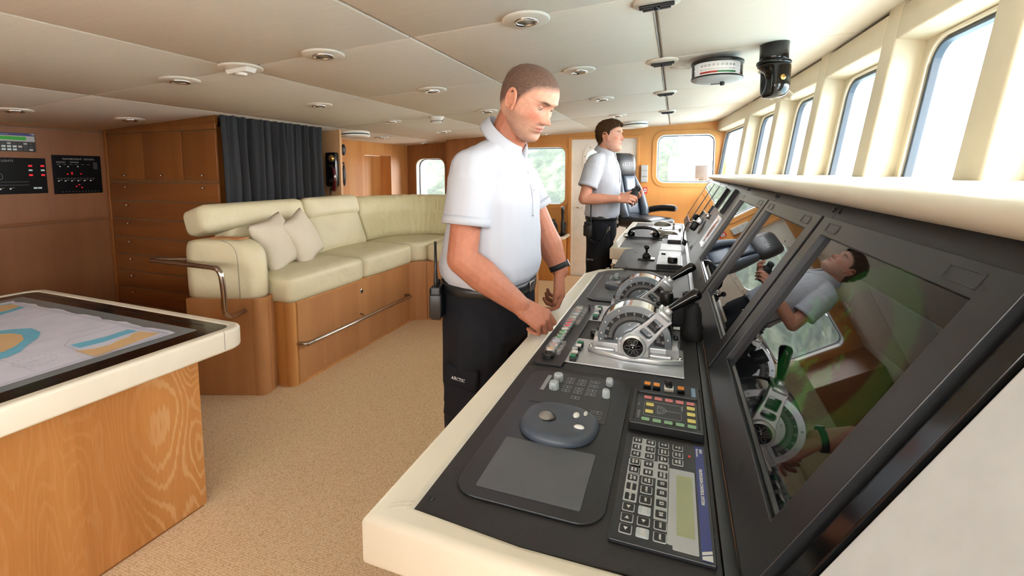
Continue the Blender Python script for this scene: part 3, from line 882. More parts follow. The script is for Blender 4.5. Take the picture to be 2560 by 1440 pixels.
# ---------------------------------------------------------------- framed key panel
t = thing('alarm_panel', 'raised black framed panel with red, yellow and green keys round a bow diagram', 'control panel', mx=console_mx(-.004, 1.032))
b = B().mat('black'); b.plate([rr(.158, .150, .003), rr(.136, .132, .002)], 0, .021, None, .002); b.build('panel_frame', t)
b = B().mat('bezel'); b.plate([rr(.136, .132)], 0, .016); b.build('face_plate', t)
b = B().mat('textgrey')
b.plate([rr(.066, .080, .007, .002, -.008), rr(.0645, .0785, .006, .002, -.008)], .016, .0165)
for r_ in (.018, .0135, .008):
    arc_ = [(r_ * math.cos(a), r_ * math.sin(a)) for a in [R(q) for q in range(0, 181, 12)]]
    arc2 = [((r_ - .0008) * math.cos(a), (r_ - .0008) * math.sin(a)) for a in [R(q) for q in range(180, -1, -12)]]
    b.plate([arc_ + arc2], .016, .0165, T(.002, -.018, 0))
b.plate([rr(.036, .001, 0, .002, -.019)], .016, .0165); b.plate([rr(.001, .036, 0, .002, .010)], .016, .0165)
b.text('Azimuth', .0045, T(-.026, .034, .0162), depth=.0004); b.text('Control', .0045, T(-.016, .034, .0162), depth=.0004)
b.text('BENMAR', .009, T(.034, -.058, .0162), depth=.0004); b.text('select', .005, T(-.012, -.060, .0162), depth=.0004)
b.build('diagram', t)
def keyp(m, x_, y_, w_=.0125, h_=.017):
    b = B().mat(m); b.plate([rr(w_, h_, .002, x_, y_)], .016, .0178, None, .0005); b.build('key', t)
for i in range(5):
    keyp('pink', -.049, -.042 + i * .0235); keyp('lgreen', .052, -.042 + i * .0235)
keyp('yellow', -.016, -.036); keyp('yellow', .016, -.036)
for x_ in (-.027, 0, .028): keyp('yellow', x_, .052)

# ---------------------------------------------------------------- propulsion control keypad
t = thing('keypad', 'large black keypad with grey keys, green LCD and blue band, nearest on the console', 'control panel', mx=console_mx(-.004, .787))
b = B().mat('bezel'); b.plate([rr(.292, .150, .003)], 0, .006, None, .0012); b.build('face_plate', t)
names = [['RPM AHD', 'TRIM CTL', 'GO UP', 'CLR PT'], ['SHAFT INC', 'CUT CTL', 'GOLF FRWD', 'STOP ACK'], ['TRNS CTL', 'AUX CTL', 'JOB DWN', 'LIGHT TEST'],
         ['MED RANK', 'ENG CPL', 'SYS FINE', None], ['MED RUN', 'ENG CRPL', 'ALARM CANC', None], ['STEP BTTN', 'BOW TEST', 'S1', None], ['CONTROL', 'SELECT', 'S2', None],
         ['SETTING', 'LIMIT', 'S3', None], ['>', 'ESC', 'S4', None], ['<', '>', 'CODE', None], ['>', 'ENT', 'PRINT', None]]
rows_y = [-.122, -.098, -.075, -.050, -.026, -.002, .022, .048, .073, .097, .121]
cx4 = [-.052, -.027, -.002, .024]
b = B().mat('lgrey')
b.plate([rr(.055, .078, .003, -.012 + .0, -.020)], .006, .0064) if False else None
b.plate([rr(.071, .044, .002, -.098, -.040)], .006, .0064); b.plate([rr(.118, .022, .002, .000, -.052)], .006, .0064); b.plate([rr(.10, .022, .002, .035, -.002)], .006, .0064)
b.plate([rr(.05, .070, .002, -.040, -.026)], .006, .0064); b.plate([rr(.182, .038, .003, .038, .027)], .006, .0064)
b.build('grey_field', t)
b = B().mat('textwhite')
for i, row in enumerate(names):
    for j, s_ in enumerate(row):
        if s_ is None: continue
        lx, ly = rows_y[i], cx4[j]
        light = s_ in ('ESC', 'ENT')
        kb = B().mat('lgrey' if not light else 'knobgrey'); kb.plate([rr(.0195, .0195, .003, lx, ly)], .006, .0072, None, .0004)
        kb.mat('black' if not light else 'knobgrey'); kb.plate([rr(.0165, .0165, .002, lx, ly)], .0072, .0078)
        kb.build('key', t)
        if s_ in '<>':
            k_ = 1 if s_ == '>' else -1
            b.quad([(lx - .003 * k_, ly - .003, .0081), (lx + .0035 * k_, ly, .0081), (lx + .0035 * k_, ly, .0081001), (lx - .003 * k_, ly + .003, .0081)]) if False else b.plate([[(lx - .003 * k_, ly - .0032), (lx + .0035 * k_, ly), (lx - .003 * k_, ly + .0032)]], .0078, .0082)
        elif len(s_) <= 3: b.text(s_, .009, T(lx, ly, .0081), depth=.0004, bold=.0002)
        else:
            w2 = s_.split(' ')
            for q_, ww in enumerate(w2): b.text(ww, .0052 if len(w2) > 1 else .0045, T(lx, ly + (.003 if len(w2) > 1 and q_ == 0 else (-.003 if len(w2) > 1 else 0)), .0081), depth=.0004, bold=.0001, sx=.9)
b.text('SAM', .007, T(-.132, .0655, .0069), 'LEFT', depth=.0004, bold=.0002); b.text('Electronics', .006, T(-.132, .0590, .0069), 'LEFT', depth=.0004)
b.text('PROPULSION CONTROL SYSTEM', .0072, T(-.02, .0625, .0069), depth=.0004, bold=.0002, sx=.9)
b.quad([(.128, .056, .0072), (.134, .056, .0072), (.128, .070, .0072), (.122, .070, .0072)])
b.quad([(.136, .056, .0072), (.142, .056, .0072), (.142, .070, .0072), (.130, .070, .0072)])
b.build('lettering', t)
b = B().mat('blue'); b.plate([rr(.284, .015, .001, 0, .0625)], .006, .0067); b.build('blue_band', t)
b = B().mat('lgrey'); b.plate([rr(.190, .036, .002, .042, .034)], .006, .0068); b.build('lcd_frame', t)
b = B().mat('lcd'); b.plate([rr(.144, .026, .001, .036, .0345)], .0068, .0072); b.build('lcd', t)
b = B().mat('signred'); b.plate([rr(.007, .004, 0, -.102, .045)], .006, .0066); b.build('warning_mark', t)

# ---------------------------------------------------------------- strip of guarded round buttons
t = thing('button_strip', 'black strip with a long row of round lit push buttons at the console edge', 'button strip', mx=console_mx(-.326, 1.50))
b = B().mat('bezel'); b.plate([rr(.585, .078, .003)], 0, .007, None, .001); b.build('base_plate', t)
btn = [(1.282, 'apricot', 1), (1.316, 'salmon', 1), (1.350, 'lilac', 1), (1.380, 'green', 0), (1.409, 'green', 0), (1.438, 'green', 0), (1.469, 'plate', 0), (1.500, 'red', 0), (1.530, 'red', 0), (1.560, 'red', 1), (1.598, 'plate', 1), (1.636, 'lilac', 1), (1.676, 'salmon', 1), (1.714, 'plate', 1)]
for i, (y_, m_, g_) in enumerate(btn):
    lx = -(y_ - 1.50); ly = -.012
    b = B().mat('lgrey'); b.cyl(.0125, .007, .021, T(lx, ly, 0), 20, .001)
    b.mat('whitekey').cyl(.0120, .021, .0222, T(lx, ly, 0), 20); b.mat(m_); b.cyl(.0100, .0222, .0232, T(lx, ly, 0), 18)
    o = b.build('push_button', t)
    if g_:
        b = B().mat('bubble'); b.lathe([(.0165, .008), (.0165, .024), (.015, .029), (.008, .031)], T(lx, ly, 0), 16, cap=False)
        b.box((lx, ly + .024, .014), (.020, .012, .014), bev=.002); b.build('clear_guard', o)
b = B().mat('black'); b.lathe([(.019, .007), (.019, .016), (.016, .020), (.011, .020), (.010, .017)], T(.248, -.012, 0), 10, smooth=False); b.sph((.248, -.012, .017), (.008, .008, .004)); b.build('alarm_buzzer', t)
b = B().mat('black'); b.box((-.255, .020, .018), (.012, .006, .022), bev=.001); b.build('guard_hinge', t)

# ---------------------------------------------------------------- engine throttles on silver plates
def throttle(y0, lab, lab2, lev=1):
    tp = thing('throttle_plate', lab2, 'plate', mx=console_mx(-.130, y0 + .010, ZC + .001), group='silver plates under the throttles')
    b = B().mat('silver'); b.plate([rr(.198, .342, .004), ], 0, .003, None, .001) if False else b.plate([[(.097, -.165), (.097, .168), (-.10, .168), (-.10, -.160), (-.092, -.166)]], 0, .003, None, .0008)
    b.build('plate', tp)
    for i, (ly, lx, m_) in enumerate(((-.136, .083, 'dgreen'), (-.136, .056, 'whitekey'), (-.137, -.001, 'whitekey'), (-.136, -.028, 'dgreen'))):
        b = B().mat('black').box((lx, ly, .009), (.017, .019, .013), bev=.001); b.mat(m_).box((lx, ly, .0175), (.014, .0165, .006), bev=.001)
        b.build('square_button', tp)
    b = B().mat('lgrey'); b.cyl(.009, .003, .020, T(.026, -.142, 0), 18, .001); b.build('round_button', tp)
    # the lever unit: local lx = -Y (towards the camera), ly = +X
    t = thing('engine_throttle', lab, 'throttle', mx=console_mx(-.101, y0, ZC + .004), group='engine throttles')
    # local coordinates inside B: use frame with x=+X world (ly), z=up, y = +Y world (-lx)
    W = frame((0, 0, 0), (0, 1, 0), (-1, 0, 0))   # x -> ly(+X world), y -> -lx (+Y world)
    foot = [(-.137, .045), (-.137, .012), (-.10, -.006), (-.03, -.026), (.07, -.026), (.137, -.006), (.137, .072), (.12, .092), (-.12, .092), (-.137, .07)]
    b = B(W).mat('alum'); b.plate([foot], 0, .014, None, .003, smooth=True)
    body = [(-.122, .018), (-.128, .07), (-.11, .084), (.11, .084), (.128, .07), (.126, .016), (.09, .004), (-.03, .0), (-.09, .008)]
    b.loft([[(x_, y_, .010) for x_, y_ in body], [(x_ * .99, y_ * .98 + .001, .034) for x_, y_ in body], [(x_ * .95, y_ * .86 + .006, .046) for x_, y_ in body]], smooth=False)
    b.box((0, -.004, .034), (.090, .030, .044), bev=.006)
    b.box((-.085, .001, .018), (.062, .012, .010), bev=.004, seg=3); b.box((.075, -.006, .018), (.062, .012, .010), bev=.004, seg=3)
    b.build('base_casting', t)
    for x_, y_ in ((-.128, .022), (.128, .006), (-.112, .074), (.116, .070)):
        b = B(W).mat('chrome' if y_ < .03 else 'black'); b.cyl(.007, .012 if y_ < .03 else .044, .018 if y_ < .03 else .058, T(x_, y_, 0), 12, .001); b.build('bolt', t)
    hz = .054  # disc centre height over the plate
    DW = W @ frame((0, 0, 0), (1, 0, 0), (0, 0, 1))   # x across, y up, z towards the camera (-Y)
    Rr = .106
    def arc(r_, a0, a1, n=40): return [(r_ * math.cos(R(a0 + (a1 - a0) * i / n)), hz + r_ * math.sin(R(a0 + (a1 - a0) * i / n))) for i in range(n + 1)]
    b = B(DW).mat('chrome')
    out = arc(Rr, -9, 189)
    b.plate([out], -.072, .0, None, .002, smooth=False)
    b.build('drum', t)
    b = B(DW).mat('black'); b.plate([arc(Rr + .003, -8, 188) + arc(Rr - .002, 188, -8)], -.078, -.070, None, .0008); b.build('drum_rim', t)
    b = B(DW).mat('dialsteel'); b.plate([arc(Rr - .001, -8, 188)], .0, .0030, None, .0008); b.build('dial_plate', t)
    b = B(DW).mat('black'); b.plate([arc(.086, -6, 184) + arc(.057, 184, -6)], .003, .0038)
    b.build('dial_scale', t)
    b = B(DW).mat('textwhite')
    for i in range(-25, 26):
        a = R(90 - i * 3.45); L_ = .010 if i % 5 else .012
        for rr_ in (.064,):
            mxx = T(0, hz, .0040) @ Matrix.Rotation(a, 4, 'Z')
            b.box((rr_ + L_ / 2, 0, 0), (L_, .0007, .0004), mxx)
        if i % 5 == 0:
            mxx = T(.081 * math.cos(a), hz + .081 * math.sin(a), .0040) @ Matrix.Rotation(a - PI / 2, 4, 'Z')
            b.text(str(abs(i)), .0095, mxx, depth=.0004)
    b.build('scale_marks', t)
    b = B(DW).mat('chrome')
    for a in (8, 32, 62, 90 - 28 + 55, 150, 172, 188 - 5):
        b.sph((.096 * math.cos(R(a)), hz + .096 * math.sin(R(a)), .0035), (.0032, .0032, .002), nu=8, nv=6)
    for a in (30, 75, 105, 178): b.sph((.049 * math.cos(R(a)), hz + .049 * math.sin(R(a)), .0035), (.0032, .0032, .002), nu=8, nv=6)
    b.build('screw', t)
    # lever arm leaning right (towards the windows), hub low in front
    hb = .046
    ang = math.degrees(math.atan2(.101, .088))
    A = DW @ T(0, hb, .006) @ RZ(ang)   # local x runs along the arm
    b = B(A).mat('alum')
    armo = [(-.020, -.034), (.03, -.030), (.10, -.024), (.128, -.026), (.134, -.012), (.134, .012), (.128, .022), (.10, .022), (.03, .030), (-.020, .034)]
    w1 = rr(.034, .030, .003, .088, -.002); w0 = rr(.020, .036, .008, .053, 0)
    b.plate([armo, w1, w0], .006, .020, None, .002, smooth=False)
    b.cyl(.037, .0, .026, n=36, bev=.004)
    b.box((.128, 0, -.012), (.016, .040, .066), bev=.004); b.box((.140, .0, -.012), (.020, .022, .028), bev=.006, seg=3)
    b.build('lever_arm', t)
    b = B(A).mat('blackgloss'); b.cyl(.028, .0255, .0285, n=32)
    b.mat('textgrey')
    for k in range(6):
        pet = [(.007 + .009 * (1 + math.cos(q)), .0052 * math.sin(q)) for q in [i * 2 * PI / 20 for i in range(20)]]
        pet2 = [(.007 + .009 * (1 + math.cos(q)) * .93 + .0006, .0046 * math.sin(q)) for q in [i * 2 * PI / 20 for i in range(20)]]
        b.plate([pet, pet2], .0285, .0289, RZ(k * 60 + 15))
    b.mat('chrome').sph((0, 0, .0287), (.003, .003, .002), nu=10, nv=6)
    b.build('hub_cap', t)
    G = A @ T(.146, 0, -.012) @ RZ(-13)
    b = B(G @ RY(90)).mat('blackgloss')
    b.lathe([(.0085, -.004), (.0095, .004), (.012, .03), (.0155, .075), (.0165, .084), (.0155, .091), (.011, .096), (.004, .098)], n=24)
    b.build('grip', t)
    return t
throttle(1.335, 'engine throttle with round numbered dial and black grip, the nearer of two', 'silver plate with green and white square buttons under the nearer throttle')
throttle(1.73, 'engine throttle with round numbered dial, the farther one behind the binoculars', 'silver plate with green and white square buttons under the farther throttle')
t = thing('round_knob', 'short black round knob standing left of the nearer throttle', 'knob', (-.243, 1.492, ZC + .001))
b = B().mat('black'); b.lathe([(.0115, 0), (.0115, .006), (.0135, .007), (.0125, .017), (.010, .019)], n=16); b.build('knob_cap', t)

# ---------------------------------------------------------------- binoculars standing between the throttles
def binoculars(name, lab, mx, group=None, s=1.0, cap=True):
    t = thing(name, lab, 'binoculars', mx=mx @ SC(s, s, s), group=group)
    for sx in (-1, 1):
        b = B().mat('rubber'); x = sx * .036
        b.lathe([(.034, 0), (.036, .003), (.036, .042), (.033, .047), (.031, .062), (.030, .085), (.026, .105), (.020, .112), (.0195, .120)], T(x + sx * .012, 0, 0), 24)
        b.build('barrel', t)
        b = B().mat('black'); b.lathe([(.0195, .112), (.021, .118), (.021, .150), (.019, .155), (.014, .154), (.013, .146)], T(x, 0, 0), 24)
        b.build('eyecup', t)
    b = B().mat('rubber'); b.box((0, 0, .075), (.045, .038, .070), bev=.012, seg=3); b.cyl(.011, .10, .135, n=16, bev=.002); b.build('bridge', t)
    return t
binoculars('binoculars', 'black binoculars standing upright on the console between the two throttles', frame((.018, 1.565, ZC + .001), (.97, .25, 0), (-.25, .97, 0)), 'binoculars in the wheelhouse')

# ---------------------------------------------------------------- items on the far half of the console
Z8 = ZC + .009
t = thing('ball_mount', 'black ball mount on a small square plate, on the middle console panel', 'mount', (-.157, 2.92, Z8))
b = B().mat('black'); b.box((0, 0, .003), (.10, .085, .006), bev=.001); b.build('mount_plate', t)
b = B().mat('black'); b.cyl(.025, .006, .030, n=20, bev=.002); b.cyl(.018, .030, .040, n=16); b.cyl(.0075, .040, .062, n=12); b.sph((0, 0, .074), .0155); b.build('ball_post', t)
t = thing('knob_panel', 'white faced panel with a big black rotary knob beyond the throttles', 'control panel', mx=console_mx(-.018, 2.82, Z8))
b = B().mat('black'); b.plate([rr(.315, .140, .002)], 0, .022, None, .001); b.build('case', t)
b = B().mat('lgrey'); b.plate([rr(.300, .128, .002)], .022, .0235); b.mat('textgrey'); [b.box((.10, -.045 + k * .006, .0237), (.03, .004, .0005)) for k in range(4)]; b.build('face_plate', t)
b = B().mat('black'); b.lathe([(.026, .0235), (.028, .030), (.027, .052), (.022, .056)], T(.095, .015, 0), 28); b.build('rotary_knob', t)
t = thing('screen_panel', 'white panel with a square black button and a pale display, behind the rotary knob', 'control panel', mx=console_mx(-.020, 3.115, Z8))
b = B().mat('lgrey'); b.plate([rr(.27, .140, .002)], 0, .004, None, .001); b.build('face_plate', t)
b = B().mat('black').box((.02, -.040, .010), (.040, .026, .014), bev=.002); b.build('button', t)
b = B().mat('whitekey'); b.plate([rr(.12, .065, .001, .02, .025)], .004, .006); b.build('display', t)
t = thing('chart_slate', 'clear flat panel lying on the far console between the white panels', 'panel', mx=console_mx(-.018, 3.465, ZC + .001))
b = B().mat('lgrey'); b.plate([rr(.32, .142, .002)], 0, .006, None, .001); b.build('face_plate', t)
b = B().mat('skyblue'); b.plate([rr(.003, .142, 0, .1615, 0)], 0, .006); b.build('blue_edge', t)
t = thing('keyed_unit', 'white keyed unit with blue markings on a black case, next to the telephone handset', 'control panel', mx=console_mx(.004, 3.83, ZC + .001))
b = B().mat('black'); b.plate([rr(.30, .098, .003)], 0, .028, None, .001); b.build('case', t)
b = B().mat('whitekey'); b.plate([rr(.285, .092, .002)], .028, .031, None, .0008); b.mat('mgrey'); [b.plate([rr(.03, .012, .001, x_, y_)], .031, .0318) for x_ in (.05, .0, -.05) for y_ in (-.03, -.01)]; b.mat('blue'); b.plate([rr(.03, .03, .001, -.10, .025)], .031, .0318); b.build('face_plate', t)
# handset lying on the console with coiled cord
t = thing('telephone_handset', 'black telephone handset with a coiled cord lying across the far console', 'telephone', (-.24, 3.92, ZC + .001))
b = B().mat('blackgloss')
b.loft([[(x, y0_ * .028, z + z0_ * .014) for y0_, z0_ in [(math.cos(a), math.sin(a)) for a in [i * 2 * PI / 12 for i in range(12)]]] for x, z in ((-.125, .035), (-.115, .058), (-.09, .076), (-.05, .087), (0, .090), (.05, .087), (.09, .076), (.115, .058), (.125, .035))])
b.cyl(.030, .006, .052, T(-.100, 0, 0), 20, .006); b.cyl(.030, .006, .052, T(.100, 0, 0), 20, .006); b.build('handset_body', t)
b = B().mat('black'); pts = [( -.15 + .30 * i / 260 + .0, -.045 + .008 * math.cos(i * .8), .009 + .008 * math.sin(i * .8)) for i in range(261)]
b.tube([(-.128, 0, .03), (-.155, -.01, .03), (-.160, -.035, .012)] + pts, .0028, 5); b.tube([(.15, -.045, .009), (.17, -.02, .03), (.20, 0.01, .028), (.215, 0, .004)], .0035, sub=4); b.build('coiled_cord', t)
def mouse(x, y, rz, lab):
    t = thing('trackball_dome', lab, 'trackball', (x, y, ZC + .001), rz, 'bronze trackball domes on the far console')
    b = B().mat('bronze'); rings = []
    for s_, z_ in ((1, 0), (1.02, .004), (.98, .012), (.85, .026), (.62, .038), (.3, .044), (.05, .045)):
        rings.append([(.085 * s_ * math.cos(a), .05 * s_ * math.sin(a), z_) for a in [i * 2 * PI / 24 for i in range(24)]])
    b.loft(rings); b.build('dome', t)
mouse(-.045, 4.13, 15, 'nearer bronze grey trackball dome on the far console beside the handset')
mouse(-.115, 4.20, -20, 'middle bronze grey trackball dome, half behind the nearer dome')
mouse(-.115, 4.92, 0, 'farthest bronze grey trackball dome at the far end of the console')
t = thing('cover_plate', 'pale grey plate with two small pegs at the far end of the console', 'plate', mx=console_mx(-.075, 4.80, ZC + .0005))
b = B().mat('lgrey'); b.plate([rr(.40, .26, .01)], 0, .002); b.mat('boxgrey'); [b.box((x_, y_, .015), (.02, .02, .026)) for x_, y_ in ((-.16, -.08), (-.16, .07), (.15, .07))]; b.build('plate', t)
t = thing('cover_plate', 'pale grey plate under the nearer trackball domes', 'plate', mx=console_mx(-.03, 4.30, ZC + .0005))
b = B().mat('lgrey'); b.plate([rr(.50, .21, .01)], 0, .002); b.mat('boxgrey'); [b.box((x_, y_, .015), (.02, .02, .026)) for x_, y_ in ((-.18, -.09), (-.18, .08))]; b.build('plate', t)
# chrome levers peeping over the console corner
t = thing('joystick', 'pair of small chrome capped grips standing at the console corner by the officer', 'joystick', (-.385, 2.85, .87))
for dx, dz in ((0, .02), (.03, .05)):
    b = B().mat('steel'); b.cyl(.010, -.08, dz, T(dx, 0, 0), 12); b.sph((dx, 0, dz), .014); b.build('grip', t)
# clock: round chrome rimmed instrument between farthest monitor and throttle grip
b = B().mat('black'); b.box((.03, 0, -.05), (.09, .03, .04), bev=.006); b.build('bracket', t)
# ================================================================ helpers for soft shapes
def cushion(b, d, mx, r=.05, crown=.02, n=10, front=0.0, wr=0.0, seed=0, smooth=True):
    """padded box d=(x,y,z) centred on mx; crown swells the +z face"""
    hx_, hy_, hz_ = d[0] / 2, d[1] / 2, d[2] / 2
    n0 = len(b.bm.verts)
    q = bmesh.ops.create_cube(b.bm, size=2)
    es = list({e for v in q['verts'] for e in v.link_edges})
    bmesh.ops.subdivide_edges(b.bm, edges=es, cuts=n, use_grid_fill=True)
    b.bm.verts.ensure_lookup_table(); vs = list(b.bm.verts[n0:])
    for v in vs:
        c = v.co
        # concentrate the samples near the borders
        u = [math.copysign(abs(t) ** .75, t) for t in c]
        p = Vector((u[0] * hx_, u[1] * hy_, u[2] * hz_))
        i = Vector((max(-hx_ + r, min(hx_ - r, p.x)), max(-hy_ + r, min(hy_ - r, p.y)), max(-hz_ + min(r, hz_ * .98), min(hz_ - min(r, hz_ * .98), p.z))))
        dd = p - i
        if dd.length > 1e-9: p = i + dd.normalized() * min(r, hz_ * .98 if abs(dd.z) > 0 else r)
        k = max(0, 1 - (u[0]) ** 2) ** .8 * max(0, 1 - (u[1]) ** 2) ** .8
        p.z += crown * k * u[2]
        p.y += front * k
        if wr: p += Vector((0, 0, 1)) * wr * noise.noise(Vector((p.x * 7, p.y * 7, seed))) * k
        v.co = p
    b._fin(vs, mx, smooth)
    return b

# ================================================================ chart table
t = thing('chart_table', 'chart table with a black glass top, padded cream rim and limed oak pedestal', 'table', mx=frame((-1.785, 1.462, 0), (1.68, -.052, 0), (.052, 1.68, 0)))
TW, TD = 1.70, 1.35
b = B().mat('cream_smooth'); b.plate([rr(TW, TD, .085, -TW / 2, -TD / 2, 8), rr(TW - .10, TD - .10, .045, -TW / 2, -TD / 2, 8)], .732, .824, None, .014, smooth=True); b.build('padded_rim', t)
b = B().mat('tableblack'); b.plate([rr(TW - .085, TD - .085, .045, -TW / 2, -TD / 2, 8)], .79, .8205); b.build('glass_top', t)
b = B().mat('matgrey'); b.plate([rr(TW - .28, TD - .27, .004, -TW / 2 - .0, -TD / 2)], .8205, .8212); b.build('matt_field', t)
b = B().mat('black'); b.plate([rr(1.35, .006, .002, -.85, -.085)], .8205, .8214); b.build('pen_groove', t)
b = B().mat('mgrey'); b.tube([(-.001, -.115, .825), (.0007, -.115, .81), (.0007, -.115, .745)], .0008, 5); b.build('seam', t)
b = B().mat('oak_table'); b.bx(-1.50, -.165, -1.25, -.125, .012, .735); b.mat('oak_dark'); b.bx(-1.50, -.171, -1.245, -.135, .0, .012); b.build('pedestal', t)
# the sea chart: printed paper, slightly wavy
t = thing('sea_chart', 'paper sea chart with tan land and blue shoals spread on the chart table', 'chart', (-2.5, 1.0, .8218))
b = B(T(2.5, -1.0, -.0)).mat('paper')
n1, n2 = 26, 16
gr = []
for j in range(n2 + 1):
    row = []
    for i in range(n1 + 1):
        u, v = i / n1, j / n2
        x = -1.977 * (1 - u) + -3.28 * u; x += -.03 * (1 - v) * (1 - u)
        y = (1.272 + .038 * u) * v + .46 * (1 - v)
        y += (.006 * math.sin(u * 31) + .004 * math.sin(u * 77)) * (v > .99)
        z = .0006 + (.004 * abs(math.sin(u * 16)) * max(0, v - .9) * 10 * .6)
        row.append(b.bm.verts.new((x, y, z)))
    gr.append(row)
for a, c in zip(gr, gr[1:]):
    for i in range(n1): b.bm.faces.new((a[i], a[i + 1], c[i + 1], c[i]))
b._fin([v for r_ in gr for v in r_], None, True)
b.build('sheet', t)
b = B(T(2.5, -1.0, 0))
def flat(pts, m, z): b.mat(m); b.plate([pts], z, z + .0003)
flat([(-2.80, .70), (-2.75, .98), (-2.68, 1.06), (-2.619, 1.096), (-2.518, 1.080), (-2.443, 1.038), (-2.382, .981), (-2.315, .929), (-2.29, .886), (-2.30, .80), (-2.40, .70), (-2.6, .62)], 'shoal', .0022)
flat([(-2.76, .74), (-2.70, .97), (-2.613, 1.03), (-2.548, 1.034), (-2.467, 1.005), (-2.41, .958), (-2.372, .909), (-2.40, .84), (-2.47, .77), (-2.6, .70)], 'land', .0027)
flat([(-3.24, 1.18), (-3.22, 1.275), (-3.06, 1.262), (-3.0, 1.15), (-3.02, 1.10), (-3.2, 1.06)], 'shoal', .0022)
flat([(-3.23, 1.20), (-3.196, 1.272), (-3.10, 1.261), (-3.074, 1.214), (-3.06, 1.14), (-3.2, 1.12)], 'land', .0027)
flat([(-2.221, 1.035), (-2.196, 1.141), (-2.208, 1.228), (-2.145, 1.23), (-2.147, 1.178), (-2.135, 1.10), (-2.149, 1.03)], 'shoal', .0022)
flat([(-2.125, 1.0), (-2.085, 1.045), (-2.075, 1.09), (-2.10, 1.14), (-2.10, 1.17), (-2.13, 1.20), (-2.13, 1.225), (-2.03, 1.243), (-1.985, 1.0)], 'land', .0027)
b.mat('ink')
def inkline(pts, w_=.0012):
    for p_, q_ in zip(pts, pts[1:]):
        d_ = Vector((q_[0] - p_[0], q_[1] - p_[1])); L_ = d_.length
        b.box((L_ / 2, 0, 0), (L_, w_, .0003), T(p_[0], p_[1], .0031) @ Matrix.Rotation(math.atan2(d_.y, d_.x), 4, 'Z'))
inkline([(-2.233, 1.022), (-2.291, 1.069), (-2.29, 1.245), (-1.99, 1.25), (-1.975, .99), (-2.233, 1.022)])
inkline([(-2.01, .48), (-1.99, 1.255), (-3.26, 1.29)]); inkline([(-2.02, .48), (-2.0, 1.245), (-3.25, 1.28)], .0006)
inkline([(-2.8, 1.28), (-2.9, .5)], .0006); inkline([(-2.36, 1.27), (-2.42, .5)], .0006); inkline([(-2.03, .85), (-3.2, .9)], .0006)
ring = [(-2.15 + .062 * math.cos(a), .90 + .055 * math.sin(a)) for a in [i * 2 * PI / 36 for i in range(37)]]
for k in range(0, 36, 2): inkline(ring[k:k + 2], .0014)
inkline([(-2.17, .90), (-2.12, .90)], .0006); inkline([(-2.15, .88), (-2.15, .93)], .0006)
random.seed(4)
for i in range(150):
    x, y = random.uniform(-3.2, -2.05), random.uniform(.55, 1.24)
    b.box((x, y, .0031), (.004, .0012, .0002))
b.build('printed_coast', t)

# ================================================================ built-in drawer cabinet
t = thing('drawer_cabinet', 'tall dark oak cabinet with three doors over a stack of wide drawers', 'cabinet', (-4.05, 2.6, 0))
def KB(): return B(T(4.05, -2.6, 0))
b = KB().mat('oak_cab'); b.bx(-4.77, -3.43, 2.592, 2.85, 0, 1.868); b.bx(-4.77, -4.735, 2.575, 2.60, 0, 1.885, bev=.002); b.bx(-4.735, -3.40, 2.580, 2.60, 1.838, 1.885, bev=.002)
b.bx(-4.735, -3.40, 2.580, 2.60, 1.415, 1.431, bev=.002)
b.mat('gap').bx(-4.73, -3.41, 2.5895, 2.5925, .03, 1.835)
b.build('carcass', t)
def knob(x, z, par):
    b = KB().mat('steel'); b.cyl(.006, 0, .014, T(x, 2.58, z) @ RX(90), 10); b.sph((x, 2.562, z), (.011, .008, .011), nu=12, nv=8); return b.build('knob', par)
for x0, x1, kx in ((-4.733, -4.265, -4.497), (-4.258, -3.788, -4.028), (-3.779, -3.40, -3.549)):
    b = KB().mat('oak_cab'); b.bx(x0 + .001, x1 - .001, 2.581, 2.60, 1.438, 1.830, bev=.002); d = b.build('door', t); knob(kx, 1.474, d)
zs = [1.411, 1.253, 1.094, .931, .778, .628, .48, .33, .17, .03]
for z1, z0 in zip(zs, zs[1:]):
    b = KB().mat('oak_drawer'); b.bx(-4.733, -3.40, 2.581, 2.60, z0 + .005, z1 - .004, bev=.002); d = b.build('drawer', t)
    knob(-4.498, z1 - .037, d); knob(-3.55, z1 - .037, d)

# ================================================================ panels on the left wall
def WLm(y, z): return frame((-4.7685, y, z), (0, 1, 0), (0, 0, 1))
t = thing('display_unit', 'small grey wall unit with a lit green display and rows of keys', 'control panel', mx=WLm(1.985, 1.731))
b = B().mat('black'); b.plate([rr(.27, .142, .003)], 0, .006, None, .001); b.build('face_plate', t)
b = B().mat('blue'); b.plate([rr(.262, .016, 0, 0, .060)], .006, .0066); b.mat('lgrey'); b.plate([rr(.262, .044, 0, 0, .028)], .006, .0066); b.plate([[(.10, .068), (.131, .068), (.131, .056)]], .0066, .007); b.text('ALARM AND CONTROL', .008, T(-.06, .060, .0068), depth=.0004, ); b.build('grey_field', t)
b = B().mat('lcdon'); b.plate([rr(.20, .026, .001, -.02, .030)], .0066, .0075); b.build('display', t)
for j in range(3):
    for i in range(8):
        m_ = 'ledwhite' if (j > 0 and i < 5) else ('lgrey' if (i + j) % 3 == 0 else 'dgrey')
        b = B().mat(m_); b.plate([rr(.022, .014, .002, -.112 + i * .031, -.010 - j * .023)], .006, .0075); b.build('key', t)
t = thing('navigation_light_panel', 'black wall panel headed NAVIGATION LIGHTS with red and white indicators', 'control panel', mx=WLm(1.86, 1.473))
b = B().mat('panelblack'); b.plate([rr(.62, .278, .002)], 0, .005, None, .001); b.build('face_plate', t)
b = B().mat('textgrey'); b.text('NAVIGATION LIGHTS', .022, T(.02, .114, .0052), depth=.0004, sx=.95)
for y_ in (-.046, -.070): b.plate([rr(.40, .0012, 0, -.0, y_)], .005, .0055)
